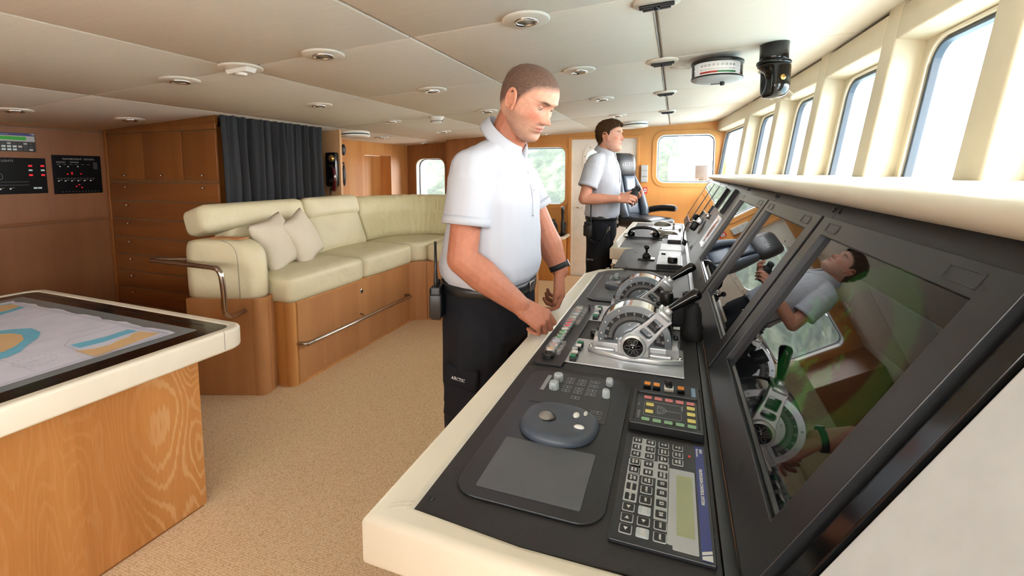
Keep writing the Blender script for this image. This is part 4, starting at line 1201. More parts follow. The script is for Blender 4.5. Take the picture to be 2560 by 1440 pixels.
b.plate([rr(.15, .05, .02, -.02, -.005), rr(.147, .047, .019, -.02, -.005)], .005, .0055)
for i in range(7): pass 
b.build('lettering', t)
for i in range(7):
    b = B().mat('ledwhite'); b.sph((-.24 + i * .055, -.098, .009), (.006, .007, .005), nu=10, nv=6); b.mat('steel'); b.tube([(-.235 + i * .055, -.094, .006), (-.215 + i * .055, -.088, .011)], .003, 6); b.build('toggle_switch', t)
for x_, y_, m_ in ((.215, .078, 'ledred'), (.288, .078, 'ledred'), (.215, .044, 'ledwhite'), (.288, .044, 'ledwhite'), (.215, .006, 'ledred'), (.288, .006, 'ledred'), (.235, -.096, 'ledwhite'), (.262, -.096, 'ledwhite')):
    b = B().mat(m_); b.plate([rr(.022, .013, .001, x_, y_)], .005, .008); b.build('indicator_lamp', t)
t = thing('watertight_door_panel', 'square black wall panel headed WATERTIGHT DOORS with small red lamps', 'control panel', mx=WLm(2.376, 1.482))
b = B().mat('panelblack'); b.plate([rr(.332, .32, .002)], 0, .005, None, .001); b.build('face_plate', t)
b = B().mat('textgrey'); b.text('WATERTIGHT  DOORS', .021, T(.01, .128, .0052), depth=.0004)
for x_, y_ in ((-.11, .105), (-.11, .098), (-.02, .105), (-.02, .099)): b.plate([rr(.06, .002, 0, x_, y_)], .005, .0055)
for k in range(6): b.plate([rr(.03, .0018, 0, .125, .10 - k * .010)], .005, .0055); b.plate([rr(.022, .0018, 0, -.125 + k * .040, .083)], .005, .0055)
for k in range(6):
    b.plate([rr(.016, .002, 0, -.135 + k * .044, -.032)], .005, .0055); b.plate([rr(.016, .002, 0, -.113 + k * .044, -.032)], .005, .0055)
for k in range(12): b.box((-.11 + k * .022, -.143, .0053), (.007, .003, .0006))
b.build('lettering', t)
for k in range(6):
    b = B().mat('ledwhite'); b.sph((-.134 + k * .043, -.052, .008), (.006, .005, .004), nu=10, nv=6); b.mat('steel'); b.tube([(-.128 + k * .043, -.048, .006), (-.108 + k * .043, -.044, .012)], .0025, 6); b.build('toggle_switch', t)
for x_, y_ in ((-.118, .066), (-.066, .066), (-.0, .066)):
    b = B().mat('ledwhite'); b.sph((x_, y_, .008), (.006, .004, .004), nu=10, nv=6); b.build('toggle_switch', t)
for x_, y_ in ((-.072, .004), (-.043, .004), (-.043, -.004 + .02), (.018, .006), (.0, -.086), (-.020, -.10), (.018, -.110)):
    b = B().mat('ledred'); b.sph((x_, y_, .007), (.007, .004, .003), nu=10, nv=6); b.build('indicator_lamp', t)

# ================================================================ curtain
b = B().mat('curtain')
ncol, nrow = 320, 26
random.seed(11)
ph = [random.uniform(0, 6.28) for _ in range(8)]
gr = []
for j in range(nrow + 1):
    v = j / nrow; z = 1.962 * (1 - v) + 1.05 * v
    row = []
    for i in range(ncol + 1):
        u = i / ncol; y = 2.60 + 1.10 * u
        a = .5 + .5 * min(1, v * 3 + .2)
        fold = math.sin(u * 2 * PI * 13 + 1.1 * math.sin(u * 9 + ph[0]) + .25 * v * math.sin(u * 30)) * .033 * a * (.75 + .25 * math.sin(u * 21 + ph[1]))
        fine = math.sin(u * 2 * PI * 34 + ph[2] + 2 * v) * .006 * (1 - .7 * v)
        wob = .010 * noise.noise(Vector((u * 12, v * 2.5, 1)))
        row.append(b.bm.verts.new((-3.365 + fold + fine + wob + .010 * v, y + .008 * math.sin(u * 60 + v), z - .012 * math.sin(u * PI * 13) ** 2 * (j == 0))))
    gr.append(row)
for a, c in zip(gr, gr[1:]):
    for i in range(ncol): b.bm.faces.new((a[i], a[i + 1], c[i + 1], c[i]))
b._fin([v for r_ in gr for v in r_], None, True)
o = b.build('curtain')
md = o.modifiers.new('t', 'SOLIDIFY'); md.thickness = .003
tag(o, 'gathered charcoal curtain hanging behind the cream settee', 'curtain')
b = B().mat('gap'); b.bx(-3.9, -3.85, 2.6, 4.4, 0, 2.0); b.bx(-3.9, -3.46, 2.87, 2.95, 0, 2.0); struct(b.build('wall_alcove'))

# ================================================================ corner settee
t = thing('corner_settee', 'cream leather corner settee on an oak base with steel handrails', 'sofa', (-2.9, 3.2, 0))
def SB(): return B(T(2.9, -3.2, 0))
b = SB().mat('oak_sofa')
b.plate([[(-3.03, 2.03), (-3.0, 2.04), (-2.62, 2.172)] + [(-2.62 + .06 * math.sin(a) , 2.232 - .06 * math.cos(a)) for a in [R(q) for q in range(12, 125, 7)]] + [(-2.572, 2.285), (-2.60, 2.335), (-3.03, 2.335)]], 0, .668, None, .003, smooth=False)
b.build('end_base', t)
b = SB().mat('oak_warm')
b.plate([[(-3.3, 2.337), (-2.575, 2.337)] + [(-2.518 + .052 * math.sin(a), 2.39 - .045 * math.cos(a)) for a in [R(q) for q in range(-10, 92, 7)]] + [(-2.464, 2.392), (-3.3, 2.392)]], 0, .605, None, .002)
b.build('corner_post', t)
b = SB().mat('oak_warm')
fr = frame((-2.462, 2.395, 0), (-.023, 1.45, 0), (0, 0, 1))
b.plate([[(0.0, .0), (1.452, .0), (1.452, .605), (0.0, .605)]], -.04, 0, fr)
b.mat('oak_sofa').plate([[(0.004, .02), (1.45, .02), (1.45, .588), (0.004, .588)]], 0, .003, fr, .001)
b.build('front_panel', t)
b = SB().mat('oak_sofa')
b.plate([[(-2.50, 3.84), (-2.485, 3.845), (-2.45, 3.90), (-2.36, 3.955), (-2.20, 3.975), (-1.40, 3.985), (-1.40, 4.75), (-3.3, 4.75), (-3.3, 3.84)]], 0, .605, None, .002)
b.build('corner_base', t)
b = SB().mat('gap'); b.tube([(-2.345, 3.958, .01), (-2.345, 3.958, .6)], .003, 5); b.build('panel_joint', t)
b = SB().mat('chrome'); b.cyl(.021, 0, .006, fr @ T(.70, .50, .003), 24, .001); b.mat('black').cyl(.013, .006, .007, fr @ T(.70, .50, .003), 20); b.mat('chrome').box((.70, .50, .0115), (.006, .018, .004), fr); b.build('lock', t)
# armrest: thick leather block with a rounded top and front
plan = [(-3.045, 2.05), (-3.02, 2.032), (-2.68, 2.145), (-2.615, 2.170), (-2.578, 2.200), (-2.566, 2.245), (-2.566, 2.305), (-3.045, 2.305)]
def plan_at(ins, fx):
    c = Vector((-2.85, 2.2))
    out = []
    for x, y in plan:
        p = Vector((x, y)); d = (c - p).normalized()
        q = p + d * ins
        if x > -2.65: q.x -= fx
        out.append(q)
    return out
b = SB().mat('cream')
rings = []
for z, ins, fx in ((.655, .02, 0), (.665, .0, 0), (.80, 0, 0), (.90, 0, .0), (.96, 0, .008), (1.000, .002, .028), (1.030, .008, .065), (1.050, .020, .11), (1.057, .05, .16)):
    rings.append([(p.x, p.y, z) for p in plan_at(ins, fx)])
b.loft(rings)
o = b.build('armrest', t, sub=1)
b = SB().mat('mgrey')
st = [(-2.680, 2.1415, .67), (-2.682, 2.141, .90), (-2.695, 2.140, .985), (-2.74, 2.133, 1.035), (-2.80, 2.125, 1.052)]
b.tube(st, .0012, 5, sub=4); b.build('stitching', t)
b = SB().mat('oak_sofa'); trm = frame((-2.83, 2.205, 1.053), (1, .20, 0), (-.20, 1, 0))
b.plate([rr(.24, .085, .012), rr(.21, .062, .010)], 0, .010, trm, .002); b.plate([rr(.22, .07, .0)], 0, .003, trm); b.build('cup_tray', t)
# seat cushions
def seatc(x0, x1, y0, y1, z0, z1, cr=.022):
    b = SB().mat('cream'); cushion(b, (x1 - x0, y1 - y0, z1 - z0), T((x0 + x1) / 2, (y0 + y1) / 2, (z0 + z1) / 2), .045, cr); return b
seatc(-3.10, -2.432, 2.315, 3.108, .598, .79).build('seat_cushion', t)
seatc(-3.10, -2.438, 3.116, 3.862, .598, .79).build('seat_cushion', t)
b = SB().mat('cream'); b.plate([[(-3.1, 3.87), (-2.47, 3.87), (-2.36, 3.99), (-2.36, 4.55), (-3.1, 4.55)]], .60, .795, None, .04, smooth=True); b.build('seat_cushion', t)
seatc(-2.352, -1.41, 3.955, 4.55, .60, .79).build('seat_cushion', t)
# back cushions: body plus top roll with a seam
def backc(y0, y1, yr=None):
    b = SB().mat('cream'); w_ = y1 - y0
    m_ = frame((-3.085, (y0 + y1) / 2, .955), (0, 1, 0), (-.36, 0, 1))
    cushion(b, (w_, .43, .20), m_, .06, .022)
    yr = y0 if yr is None else yr
    m2 = frame((-3.130, (yr + y1) / 2, 1.160), (0, 1, 0), (-.30, 0, 1))
    cushion(b, (y1 - yr, .205, .225), m2, .060, .010)
    return b
b = backc(2.365, 3.098, 2.17); b.build('back_cushion', t)
backc(3.105, 3.822).build('back_cushion', t)
# curved corner back, gathered leather
b = SB().mat('cream_wrink')
path = []
for y in (3.83, 3.95, 4.1): path.append(((-2.965, y), (1, 0)))
for a in (0, 12, 24, 36, 48, 60, 72, 84, 90):
    a = R(a); path.append(((-2.965 + .40 * (1 - math.cos(a)), 4.12 + .40 * math.sin(a)), (math.cos(a), -math.sin(a))))
for x in (-2.4, -2.2, -2.0, -1.8, -1.6, -1.42): path.append(((x, 4.52), (0, -1)))
bp = [(0.0, .77), (.012, .85), (-.018, .95), (-.055, 1.03), (-.078, 1.07), (-.074, 1.085), (-.082, 1.15), (-.11, 1.215), (-.16, 1.245), (-.22, 1.245), (-.26, 1.22), (-.275, 1.1), (-.28, .77)]
rings = []
fine = []
for (p0, n0), (p1, n1_) in zip(path, path[1:]):
    for k in range(4):
        f_ = k / 4
        p = Vector(p0).lerp(Vector(p1), f_); n_ = Vector(n0).lerp(Vector(n1_), f_).normalized(); fine.append((p, n_))
fine.append((Vector(path[-1][0]), Vector(path[-1][1])))
for i, (p, n_) in enumerate(fine):
    amp = .006 * math.exp(-((i - 26) / 15) ** 2)
    rings.append([(p.x + n_.x * (o_ + amp * math.sin(i * 2.3 + z * 4)), p.y + n_.y * (o_ + amp * math.sin(i * 2.3 + z * 4)), z + (amp * .6 * math.sin(i * 1.7) if z > 1.1 else 0)) for o_, z in bp])
b.loft(rings); b.build('corner_back_cushion', t, sub=1)
# handrails
b = SB().mat('steel')
b.tube([(-3.02, 2.12, .915), (-3.20, 2.03, .915), (-3.27, 2.0, .915), (-3.25, 1.985, .915), (-3.0, 1.978, .915), (-2.68, 1.965, .915), (-2.63, 1.967, .90), (-2.61, 1.97, .86), (-2.605, 1.975, .75), (-2.605, 1.975, .66), (-2.605, 1.985, .62), (-2.615, 2.02, .592), (-2.64, 2.09, .585), (-2.665, 2.165, .585)], .0165, 14, sub=4)
b.build('handrail', t)
b = SB().mat('steel')
b.tube([(-2.465, 2.40, .300), (-2.425, 2.405, .300), (-2.398, 2.43, .300), (-2.395, 2.48, .300), (-2.40, 3.1, .295), (-2.408, 3.68, .290), (-2.412, 3.74, .290), (-2.435, 3.765, .290), (-2.485, 3.768, .290)], .016, 14, sub=4)
b.tube([(-2.40, 3.08, .295), (-2.475, 3.08, .31)], .008, 10); b.build('handrail', t)
b = SB().mat('steel'); b.tube([(-2.28, 3.975, .33), (-2.27, 3.90, .33), (-1.6, 3.90, .33), (-1.6, 3.98, .33)], .014, 12); b.build('handrail', t)
# scatter pillows
def scatter(loc, rot, lab, w_=.40, th=.13, seed=0):
    b = B().mat('pillow')
    n_ = 18
    for sgn in (1, -1):
        g = []
        for j in range(n_ + 1):
            r_ = []
            for i in range(n_ + 1):
                u, v = i / n_ * 2 - 1, j / n_ * 2 - 1
                k = (max(0, 1 - u ** 2) * max(0, 1 - v ** 2)) ** .42
                pin = 1 - .09 * (1 - abs(u * v)) * 1.0 * max(abs(u), abs(v)) ** 4 * (1 - min(abs(u), abs(v)) ** 2)
                r_.append(b.bm.verts.new((u * w_ / 2 * pin, v * w_ / 2 * pin, sgn * th / 2 * k + sgn * .006 * noise.noise(Vector((u * 2.5, v * 2.5, seed))) * k)))
            g.append(r_)
        for a, c in zip(g, g[1:]):
            for i in range(n_): b.bm.faces.new((a[i], a[i + 1], c[i + 1], c[i]) if sgn > 0 else (a[i], c[i], c[i + 1], a[i + 1]))
    bmesh.ops.remove_doubles(b.bm, verts=b.bm.verts, dist=1e-5)
    for f in b.bm.faces: f.smooth = True
    o = b.build('scatter_pillow')
    o.matrix_world = T(*loc) @ rot
    tag(o, lab, 'pillow', 'linen pillows on the settee')
rotA = frame((0, 0, 0), (.62, .20, -.76), (.50, .62, .55))
def pm(side, upv, zr=0):
    """pillow lying in the plane of side x up"""
    s_ = Vector(side).normalized(); u_ = (Vector(upv) - s_ * Vector(upv).dot(s_)).normalized()
    return frame((0, 0, 0), s_, u_) @ RZ(zr)
scatter((-2.80, 2.56, .975), pm((-.22, .97, 0), (-.34, -.10, 1), 11), 'pale linen pillow leaning against the armrest of the cream settee', .40, .15)
scatter((-2.82, 2.83, .975), pm((-.26, .97, 0), (-.36, -.1, 1), 17), 'pale linen pillow farther along, overlapping behind the pillow by the armrest', .40, .15, 3)

# ================================================================ telephone on the post and objects beside it
t = thing('ship_telephone', 'old black wall telephone with a brass bell and dark red handset on the oak post', 'telephone', mx=frame((-3.425, 3.917, 1.53), (1, 0, 0), (0, 0, 1)))
b = B().mat('blackgloss'); b.plate([rr(.135, .36, .02, -.005, 0)], 0, .05, None, .006, smooth=True); b.box((.01, -.02, .06), (.07, .15, .03), bev=.006); b.build('telephone_case', t)
b = B().mat('black'); b.cyl(.044, .05, .066, T(.020, .115, 0), 24, .004); b.mat('brass').sph((.024, .115, .066), (.034, .034, .020)); b.build('bell', t)
b = B().mat('dgrey'); b.plate([rr(.06, .06, .004, .01, -.10)], .05, .056); b.mat('black').cyl(.018, .056, .066, T(.01, -.10, 0), 18, .002); b.build('dial', t)
b = B().mat('ruby'); b.tube([(.050, .015, .075), (.072, -.03, .085), (.075, -.10, .085), (.060, -.17, .075), (.035, -.215, .065)], [.018, .016, .018, .022, .026], 14, sub=3); b.build('handset', t)
b = B().mat('black'); b.tube([(-.015, .05, .06), (.03, .03, .08), (.055, .01, .085)], .008, 8); b.tube([(-.02 + .008 * math.cos(i * 1.1), -.15 - i * .002, .045 + .008 * math.sin(i * 1.1)) for i in range(60)], .0035, 6); b.build('cord', t)
t = thing('fire_alarm_handle', 'black round handle and black oval fitting on the side of the oak post', 'fitting', mx=frame((-3.350, 3.985, 1.65), (0, -1, 0), (0, 0, 1)))
b = B().mat('black'); b.sph((.0, .09, .004), (.03, .062, .020)); b.sph((0, -.18, .006), (.02, .12, .018)); b.tube([(0, -.05, .0), (.01, -.05, .045)], .010, 8); b.sph((.01, -.05, .075), .031); b.build('handle', t)
# ================================================================ low cupboard with binoculars by the far door
t = thing('corner_cupboard', 'low oak cupboard with a cream edged top below the far window', 'cabinet', (-1.7, 6.2, 0))
b = B(T(1.7, -6.2, 0)).mat('oak_far'); b.plate([[(-2.3, 6.0), (-1.56, 6.0), (-1.47, 6.12), (-1.47, 6.42), (-2.3, 6.42)]], 0, .575, None, .002); b.build('carcass', t)
b = B(T(1.7, -6.2, 0)).mat('oak_far'); b.bx(-2.2, -1.60, 5.985, 6.0, .05, .55, bev=.002); b.build('door', t)
b = B(T(1.7, -6.2, 0)).mat('cream_smooth'); b.plate([[(-2.3, 5.95), (-1.54, 5.95), (-1.42, 6.09), (-1.42, 6.425), (-2.3, 6.425)]], .575, .615, None, .008, smooth=True); b.mat('blackpad'); b.plate([[(-2.3, 5.99), (-1.56, 5.99), (-1.46, 6.11), (-1.46, 6.42), (-2.3, 6.42)]], .613, .617); b.build('top', t)
binoculars('binoculars', 'black binoculars standing on the low cupboard below the far window', T(-1.655, 6.16, .618), 'binoculars in the wheelhouse', 1.45)
t = thing('spotting_scope', 'black spotting scope standing upright on the low cupboard', 'telescope', (-1.475, 6.19, .618))
b = B().mat('black'); b.lathe([(.030, 0), (.030, .06), (.026, .07), (.028, .18), (.022, .20), (.020, .30), (.024, .31), (.024, .40), (.018, .405)], n=18); b.build('tube', t)
b = B().mat('black'); b.box((.035, 0, .13), (.03, .03, .11), bev=.006); b.mat('silver').cyl(.0245, .385, .392, n=18); b.build('mount', t)
t = thing('switch_box', 'grey three-gang switch box on the far oak wall beside the chair headrest', 'switch', mx=frame((-.402, 6.43, 1.483), (1, 0, 0), (0, 0, 1)))
b = B().mat('boxgrey'); b.plate([rr(.09, .235, .006)], 0, .045, None, .004); b.build('case', t)
for k in (-1, 0, 1):
    b = B().mat('lgrey'); b.plate([rr(.080, .066, .004, 0, k * .076)], .045, .055, None, .002); b.build('rocker_switch', t)
t = thing('fire_sign', 'small red and white sign on the far oak wall half behind the chair', 'sign', mx=frame((-.388, 6.43, 1.255), (1, 0, 0), (0, 0, 1)))
b = B().mat('signred'); b.plate([rr(.055, .088, .003)], 0, .005); b.mat('textwhite'); b.plate([rr(.034, .05, .002, 0, .002)], .005, .0055); b.mat('gasket').box((0, .0, .0058), (.012, .022, .0006)); b.build('plate', t)

# ================================================================ ceiling fittings
def cmx(x, y, off=-.004): return frame((x, y, cz(x) + off), (1, 0, .054), (0, -1, 0))   # local z points down
dls = [(-.571, 1.745, 'nearest ceiling downlight to the camera, above the console'), (-1.552, 1.73, 'downlight left of the nearest one in the same ceiling joint'), (-2.515, 1.73, 'recessed downlight left of the white motion detector'), (-4.09, 1.73, 'leftmost downlight near the black wall panels'),
       (-4.0, 2.35, 'downlight close to the top of the dark drawer cabinet'), (-.553, 2.70, 'downlight to the right of the stocky officer head'), (-1.534, 2.70, 'downlight in the second ceiling joint, left of the stocky officer head'), (-2.481, 2.70, 'downlight just right of the top of the charcoal curtain'),
       (-.583, 3.77, 'downlight in the third ceiling joint, right of the stocky officer head'), (-1.59, 3.76, 'downlight in the third ceiling joint beside the stocky officer collar'), (-2.58, 3.75, 'downlight left of the round smoke detector'), (-2.625, 4.86, 'downlight in the fourth ceiling joint above the settee back'),
       (-.594, 4.90, 'downlight above the head of the slim officer'), (-3.501, 4.86, 'downlight beyond the round ceiling speaker near the lobby'), (-3.559, 5.95, 'farthest downlight, over the lobby window'), (-1.75, 6.20, 'downlight near the far wall above the low cupboard')]
def fixture_plate(b, r=.094):
    b.mat('plate'); b.lathe([(r, .0), (r, .006), (r - .008, .010), (.0, .010)], None, 32, cap=False)
first = None
for x, y, lab in dls:
    if first is None:
        t = thing('downlight', lab, 'ceiling light', mx=cmx(x, y), group='ceiling downlights')
        b = B(); fixture_plate(b); b.build('round_plate', t)
        b = B().mat('chrome'); b.lathe([(.048, .010), (.048, .016), (.041, .017), (.037, .012), (.036, .008)], None, 32, cap=False); b.build('trim_ring', t)
        q = P('lamp_lens', hx('a8a59c'), .25); M['lens'] = q
        b = B().mat('lens'); b.cyl(.037, .0085, .0105, n=24); b.build('lamp_lens', t)
        first = t
    else:
        dup(first, lab, mx=cmx(x, y))
brs = [(-.086, 1.80, 'black twin ceiling bracket nearest the camera, cut by the top of the frame'), (-.09, 2.745, 'black twin ceiling bracket left of the rudder angle indicator'), (-.095, 3.80, 'black twin ceiling bracket, third from the camera along the right joint'), (-.10, 4.95, 'black twin ceiling bracket farthest along the right joint')]
first = None
for x, y, lab in brs:
    if first is None:
        t = thing('ceiling_bracket', lab, 'bracket', mx=cmx(x, y), group='black ceiling brackets')
        b = B(); fixture_plate(b, .085); b.build('round_plate', t)
        b = B().mat('black'); b.box((0, 0, .016), (.125, .022, .012), bev=.003); b.box((-.03, 0, .024), (.04, .026, .010), bev=.002); b.box((.03, 0, .024), (.04, .026, .010), bev=.002); b.cyl(.010, .012, .032, T(0, .0, 0), 12); b.build('bracket_body', t)
        first = t
    else: dup(first, lab, mx=cmx(x, y))
b = B().mat('gap'); b.bx(-.0975, -.0925, .2, 6.3, 2.120, 2.124); o = b.build('trim_30'); struct(o)
t = thing('motion_detector', 'white angular motion detector in the ceiling joint left of centre', 'detector', mx=cmx(-2.047, 1.71))
b = B(); fixture_plate(b, .10); b.build('round_plate', t)
b = B().mat('white'); b.loft([[(-.072, -.03, .008), (.072, -.03, .008), (.072, .03, .008), (-.072, .03, .008)], [(-.06, -.026, .030), (.06, -.026, .030), (.06, .03, .030), (-.06, .03, .030)]], smooth=False); b.cyl(.026, .02, .040, T(0, .0, 0), 24, .004); b.build('detector_body', t)
t = thing('smoke_detector', 'round white smoke detector on the ceiling above the settee corner', 'detector', mx=cmx(-2.12, 3.80))
b = B().mat('white'); b.lathe([(.070, .0), (.070, .010), (.052, .014), (.052, .046), (.044, .054), (0.001, .056)], None, 28, cap=False); b.build('detector_body', t)
b = B().mat('gap'); [b.box((.053 * math.cos(a), .053 * math.sin(a), .040), (.006, .006, .012), None) for a in [i * 2 * PI / 20 for i in range(20)]]; b.build('vent_slots', t)
def dome(x, y, lab):
    t = thing('ceiling_speaker', lab, 'speaker', mx=cmx(x, y), group='round ceiling speakers')
    b = B().mat('white'); b.lathe([(.16, .0), (.165, .012), (.165, .022), (.155, .026)], None, 40, cap=False); b.build('upper_ring', t)
    b = B().mat('gasket'); b.lathe([(.158, .020), (.158, .040), (.15, .042)], None, 40, cap=False); b.build('dark_band', t)
    b = B().mat('white'); b.lathe([(.150, .036), (.165, .038), (.166, .050), (.155, .060), (.06, .066), (.055, .062), (.0, .062)], None, 40, cap=False); b.build('lower_disc', t)
dome(-3.38, 4.20, 'round white speaker hanging under the ceiling beside the telephone post')
dome(-.50, 5.75, 'round white speaker hanging under the ceiling above the slim officer')

# rudder angle indicator
t = thing('rudder_indicator', 'drum shaped rudder angle indicator with red and green scale under the ceiling', 'gauge', (.198, 2.83, 2.106), -4)
b = B().mat('black'); b.lathe([(.130, -.012), (.136, -.008), (.136, .004), (.125, .010), (.04, .022), (0.001, .023)], None, 48, cap=False); b.lathe([(.134, -.088), (.134, -.080), (.128, -.078)], None, 48, cap=False); b.build('rings', t)
b = B().mat('lgrey'); b.lathe([(.001, -.104), (.10, -.100), (.130, -.092), (.133, -.086)], None, 48, cap=False); b.build('bottom_cover', t)
b = B().mat('clear'); b.lathe([(.131, -.082), (.131, -.008)], None, 48, cap=False); b.build('clear_drum', t)
b = B().mat('glowscale'); b.lathe([(.118, -.082), (.118, -.008)], None, 48, cap=True); b.build('scale_drum', t)
b = B()
def onrim(a, z, r_=.1186): return frame((r_ * math.sin(R(a)), -r_ * math.cos(R(a)), z), (math.cos(R(a)), math.sin(R(a)), 0), (0, 0, 1))
for c0 in (2, -118, 122):
    for i in range(-18, 19):
        a = c0 + i * 2.6
        b.mat('black'); L_ = .012 if i % 4 == 0 else .007
        b.box((0, -.0, 0), (.0012, L_, .0006), onrim(a, -.050))
        b.mat('red' if i < 0 else 'green'); b.box((0, 0, 0), (.0056, .010, .0006), onrim(a, -.0655))
        if i % 4 == 0 and abs(i) <= 16:
            b.mat('black'); b.text(str(abs(i) * 10 // 4), .018, onrim(a, -.030, .1190), depth=.0005, sx=.85)
b.build('scale', t)
b = B().mat('black'); b.cyl(.012, -.122, -.102, T(.03, .0, 0), 14, .002); b.box((.0, 0, -.112), (.06, .008, .004)); b.build('pointer_knob', t)
b = B().mat('white'); b.tube([(-.14, .0, -.01), (-.25, .02, .004)], .006, 8); b.build('cable', t)
# periscope housing
t = thing('periscope', 'glossy black periscope of the compass hanging from the ceiling near the windows', 'periscope', (.455, 2.70, 2.155))
b = B().mat('blackgloss'); b.lathe([(.068, .02), (.067, -.07), (.067, -.095)], None, 40)
b.build('upper_tube', t)
b = B().mat('blackgloss')
b.lathe([(.076, -.086), (.081, -.090), (.081, -.104), (.078, -.108)], None, 40)
rings = []
for z, r_ in ((-.100, .079), (-.115, .079), (-.13, .079), (-.15, .079), (-.17, .079), (-.19, .079), (-.21, .079), (-.228, .078), (-.245, .072), (-.260, .061), (-.270, .044), (-.276, .022), (-.2775, .004)):
    ring = []
    for i in range(56):
        a = i * 2 * PI / 56
        dx, dy = math.cos(a), math.sin(a)
        rr_ = r_
        ca = -dx * .96 - dy * .28          # mirror opening facing the helm
        if ca > .45 and -.262 < z < -.118:
            k = min(1, (ca - .45) / .20) * math.sin(PI * min(1, max(0, (-z - .118) / .144))) ** .5
            rr_ = r_ * (1 - .60 * k)
        ring.append((rr_ * dx, rr_ * dy, z))
    rings.append(ring)
b.loft(rings); b.build('mirror_housing', t, sub=1)
b = B().mat('brass'); b.cyl(.0135, 0, .006, frame((.030, -.074, -.182), (1, .4, 0), (0, 0, 1)), 24, .001); b.build('brass_plug', t)
# ================================================================ people
def skinmat(name, stub=0):
    q = Mt(name)
    at = q.n('Attribute'); at.attribute_name = 'tone'
    v = q.coord()
    n = q.noise(v, 60, 3, .6)
    r = q.ramp(n, [(.3, (.90, .88, .87)), (.7, (1.06, 1.05, 1.05))])
    mx = q.n('Mix', data_type='RGBA'); mx.blend_type = 'MULTIPLY'; mx.inputs[0].default_value = 1
    q.l(at.outputs['Color'], mx.inputs[6]); q.l(r, mx.inputs[7])
    q.l(mx.outputs[2], q.b.inputs['Base Color'])
    q.b.inputs['Roughness'].default_value = .5
    q.b.inputs['Specular IOR Level'].default_value = .3
    q.b.inputs['Subsurface Weight'].default_value = .08
    q.b.inputs['Subsurface Radius'].default_value = (.012, .005, .003)
    q.bump(q.noise(v, 420, 2, .5), .12, .001)
    return q.m
M['skin'] = skinmat('skin')
M['hairdark'] = P('cropped_hair', hx('3a2c24'), .8, bump=(900, .6, .002))
M['hairbrown'] = fabric('brown_hair', hx('4a3524'), (40, 40, 90), .35, .9, .6)
M['hairbrown'].node_tree.nodes['Principled BSDF'].inputs['Specular IOR Level'].default_value = .05
M['eyewhite'] = P('eye_white', hx('e6e0da'), .2)
M['iris'] = P('iris', hx('3f3a34'), .15)
M['buckle'] = P('buckle', hx('8f9092'), .25, .9)

def capsule(b, p0, r0, p1, r1, n=14, caps=True, flat=(1, 1)):
    p0, p1 = Vector(p0), Vector(p1)
    d = p1 - p0; L = d.length
    prof = []
    m = 5
    if caps:
        for i in range(m): a = -PI / 2 + i / m * PI / 2; prof.append((max(r0 * math.cos(a), 1e-4), r0 * math.sin(a)))
    prof.append((r0, 0)); prof.append((r1, L))
    if caps:
        for i in range(1, m + 1): a = i / m * PI / 2; prof.append((max(r1 * math.cos(a), 1e-4), L + r1 * math.sin(a)))
    mx = T(*p0) @ d.to_track_quat('Z', 'Y').to_matrix().to_4x4() @ SC(flat[0], flat[1], 1)
    b.lathe(prof, mx, n)
def organic(b, voxel, smooth=4, fac=.5):
    me = bpy.data.meshes.new('t'); 
    bmesh.ops.recalc_face_normals(b.bm, faces=b.bm.faces)
    b.bm.to_mesh(me); b.bm.free()
    o = bpy.data.objects.new('t', me); C.objects.link(o)
    md = o.modifiers.new('r', 'REMESH'); md.mode = 'VOXEL'; md.voxel_size = voxel
    m2 = o.modifiers.new('s', 'SMOOTH'); m2.factor = fac; m2.iterations = smooth
    dg = bpy.context.evaluated_depsgraph_get(); dg.update()
    me2 = bpy.data.meshes.new_from_object(o.evaluated_get(dg))
    bpy.data.objects.remove(o); bpy.data.meshes.remove(me)
    return me2
def coords(me):
    a = np.empty(len(me.vertices) * 3); me.vertices.foreach_get('co', a); return a.reshape(-1, 3)
def setco(me, a): me.vertices.foreach_set('co', a.ravel()); me.update()
def normals(me):
    a = np.empty(len(me.vertices) * 3); me.vertices.foreach_get('normal', a); return a.reshape(-1, 3)
def wrinkle(me, fn):
    c = coords(me); n = normals(me)
    d = np.array([fn(Vector(p)) for p in c])
    setco(me, c + n * d[:, None])
def link_mesh(name, me, mat, parent, attr=None):
    me.materials.clear()
    for m in (mat if isinstance(mat, list) else [mat]): me.materials.append(M[m])
    if attr is not None:
        ca = me.color_attributes.new('tone', 'FLOAT_COLOR', 'POINT')
        full = np.ones((len(me.vertices), 4)); full[:, :3] = attr
        ca.data.foreach_set('color', full.ravel())
    me.polygons.foreach_set('use_smooth', [True] * len(me.polygons))
    o = bpy.data.objects.new(name, me); C.objects.link(o); o.parent = parent
    return o

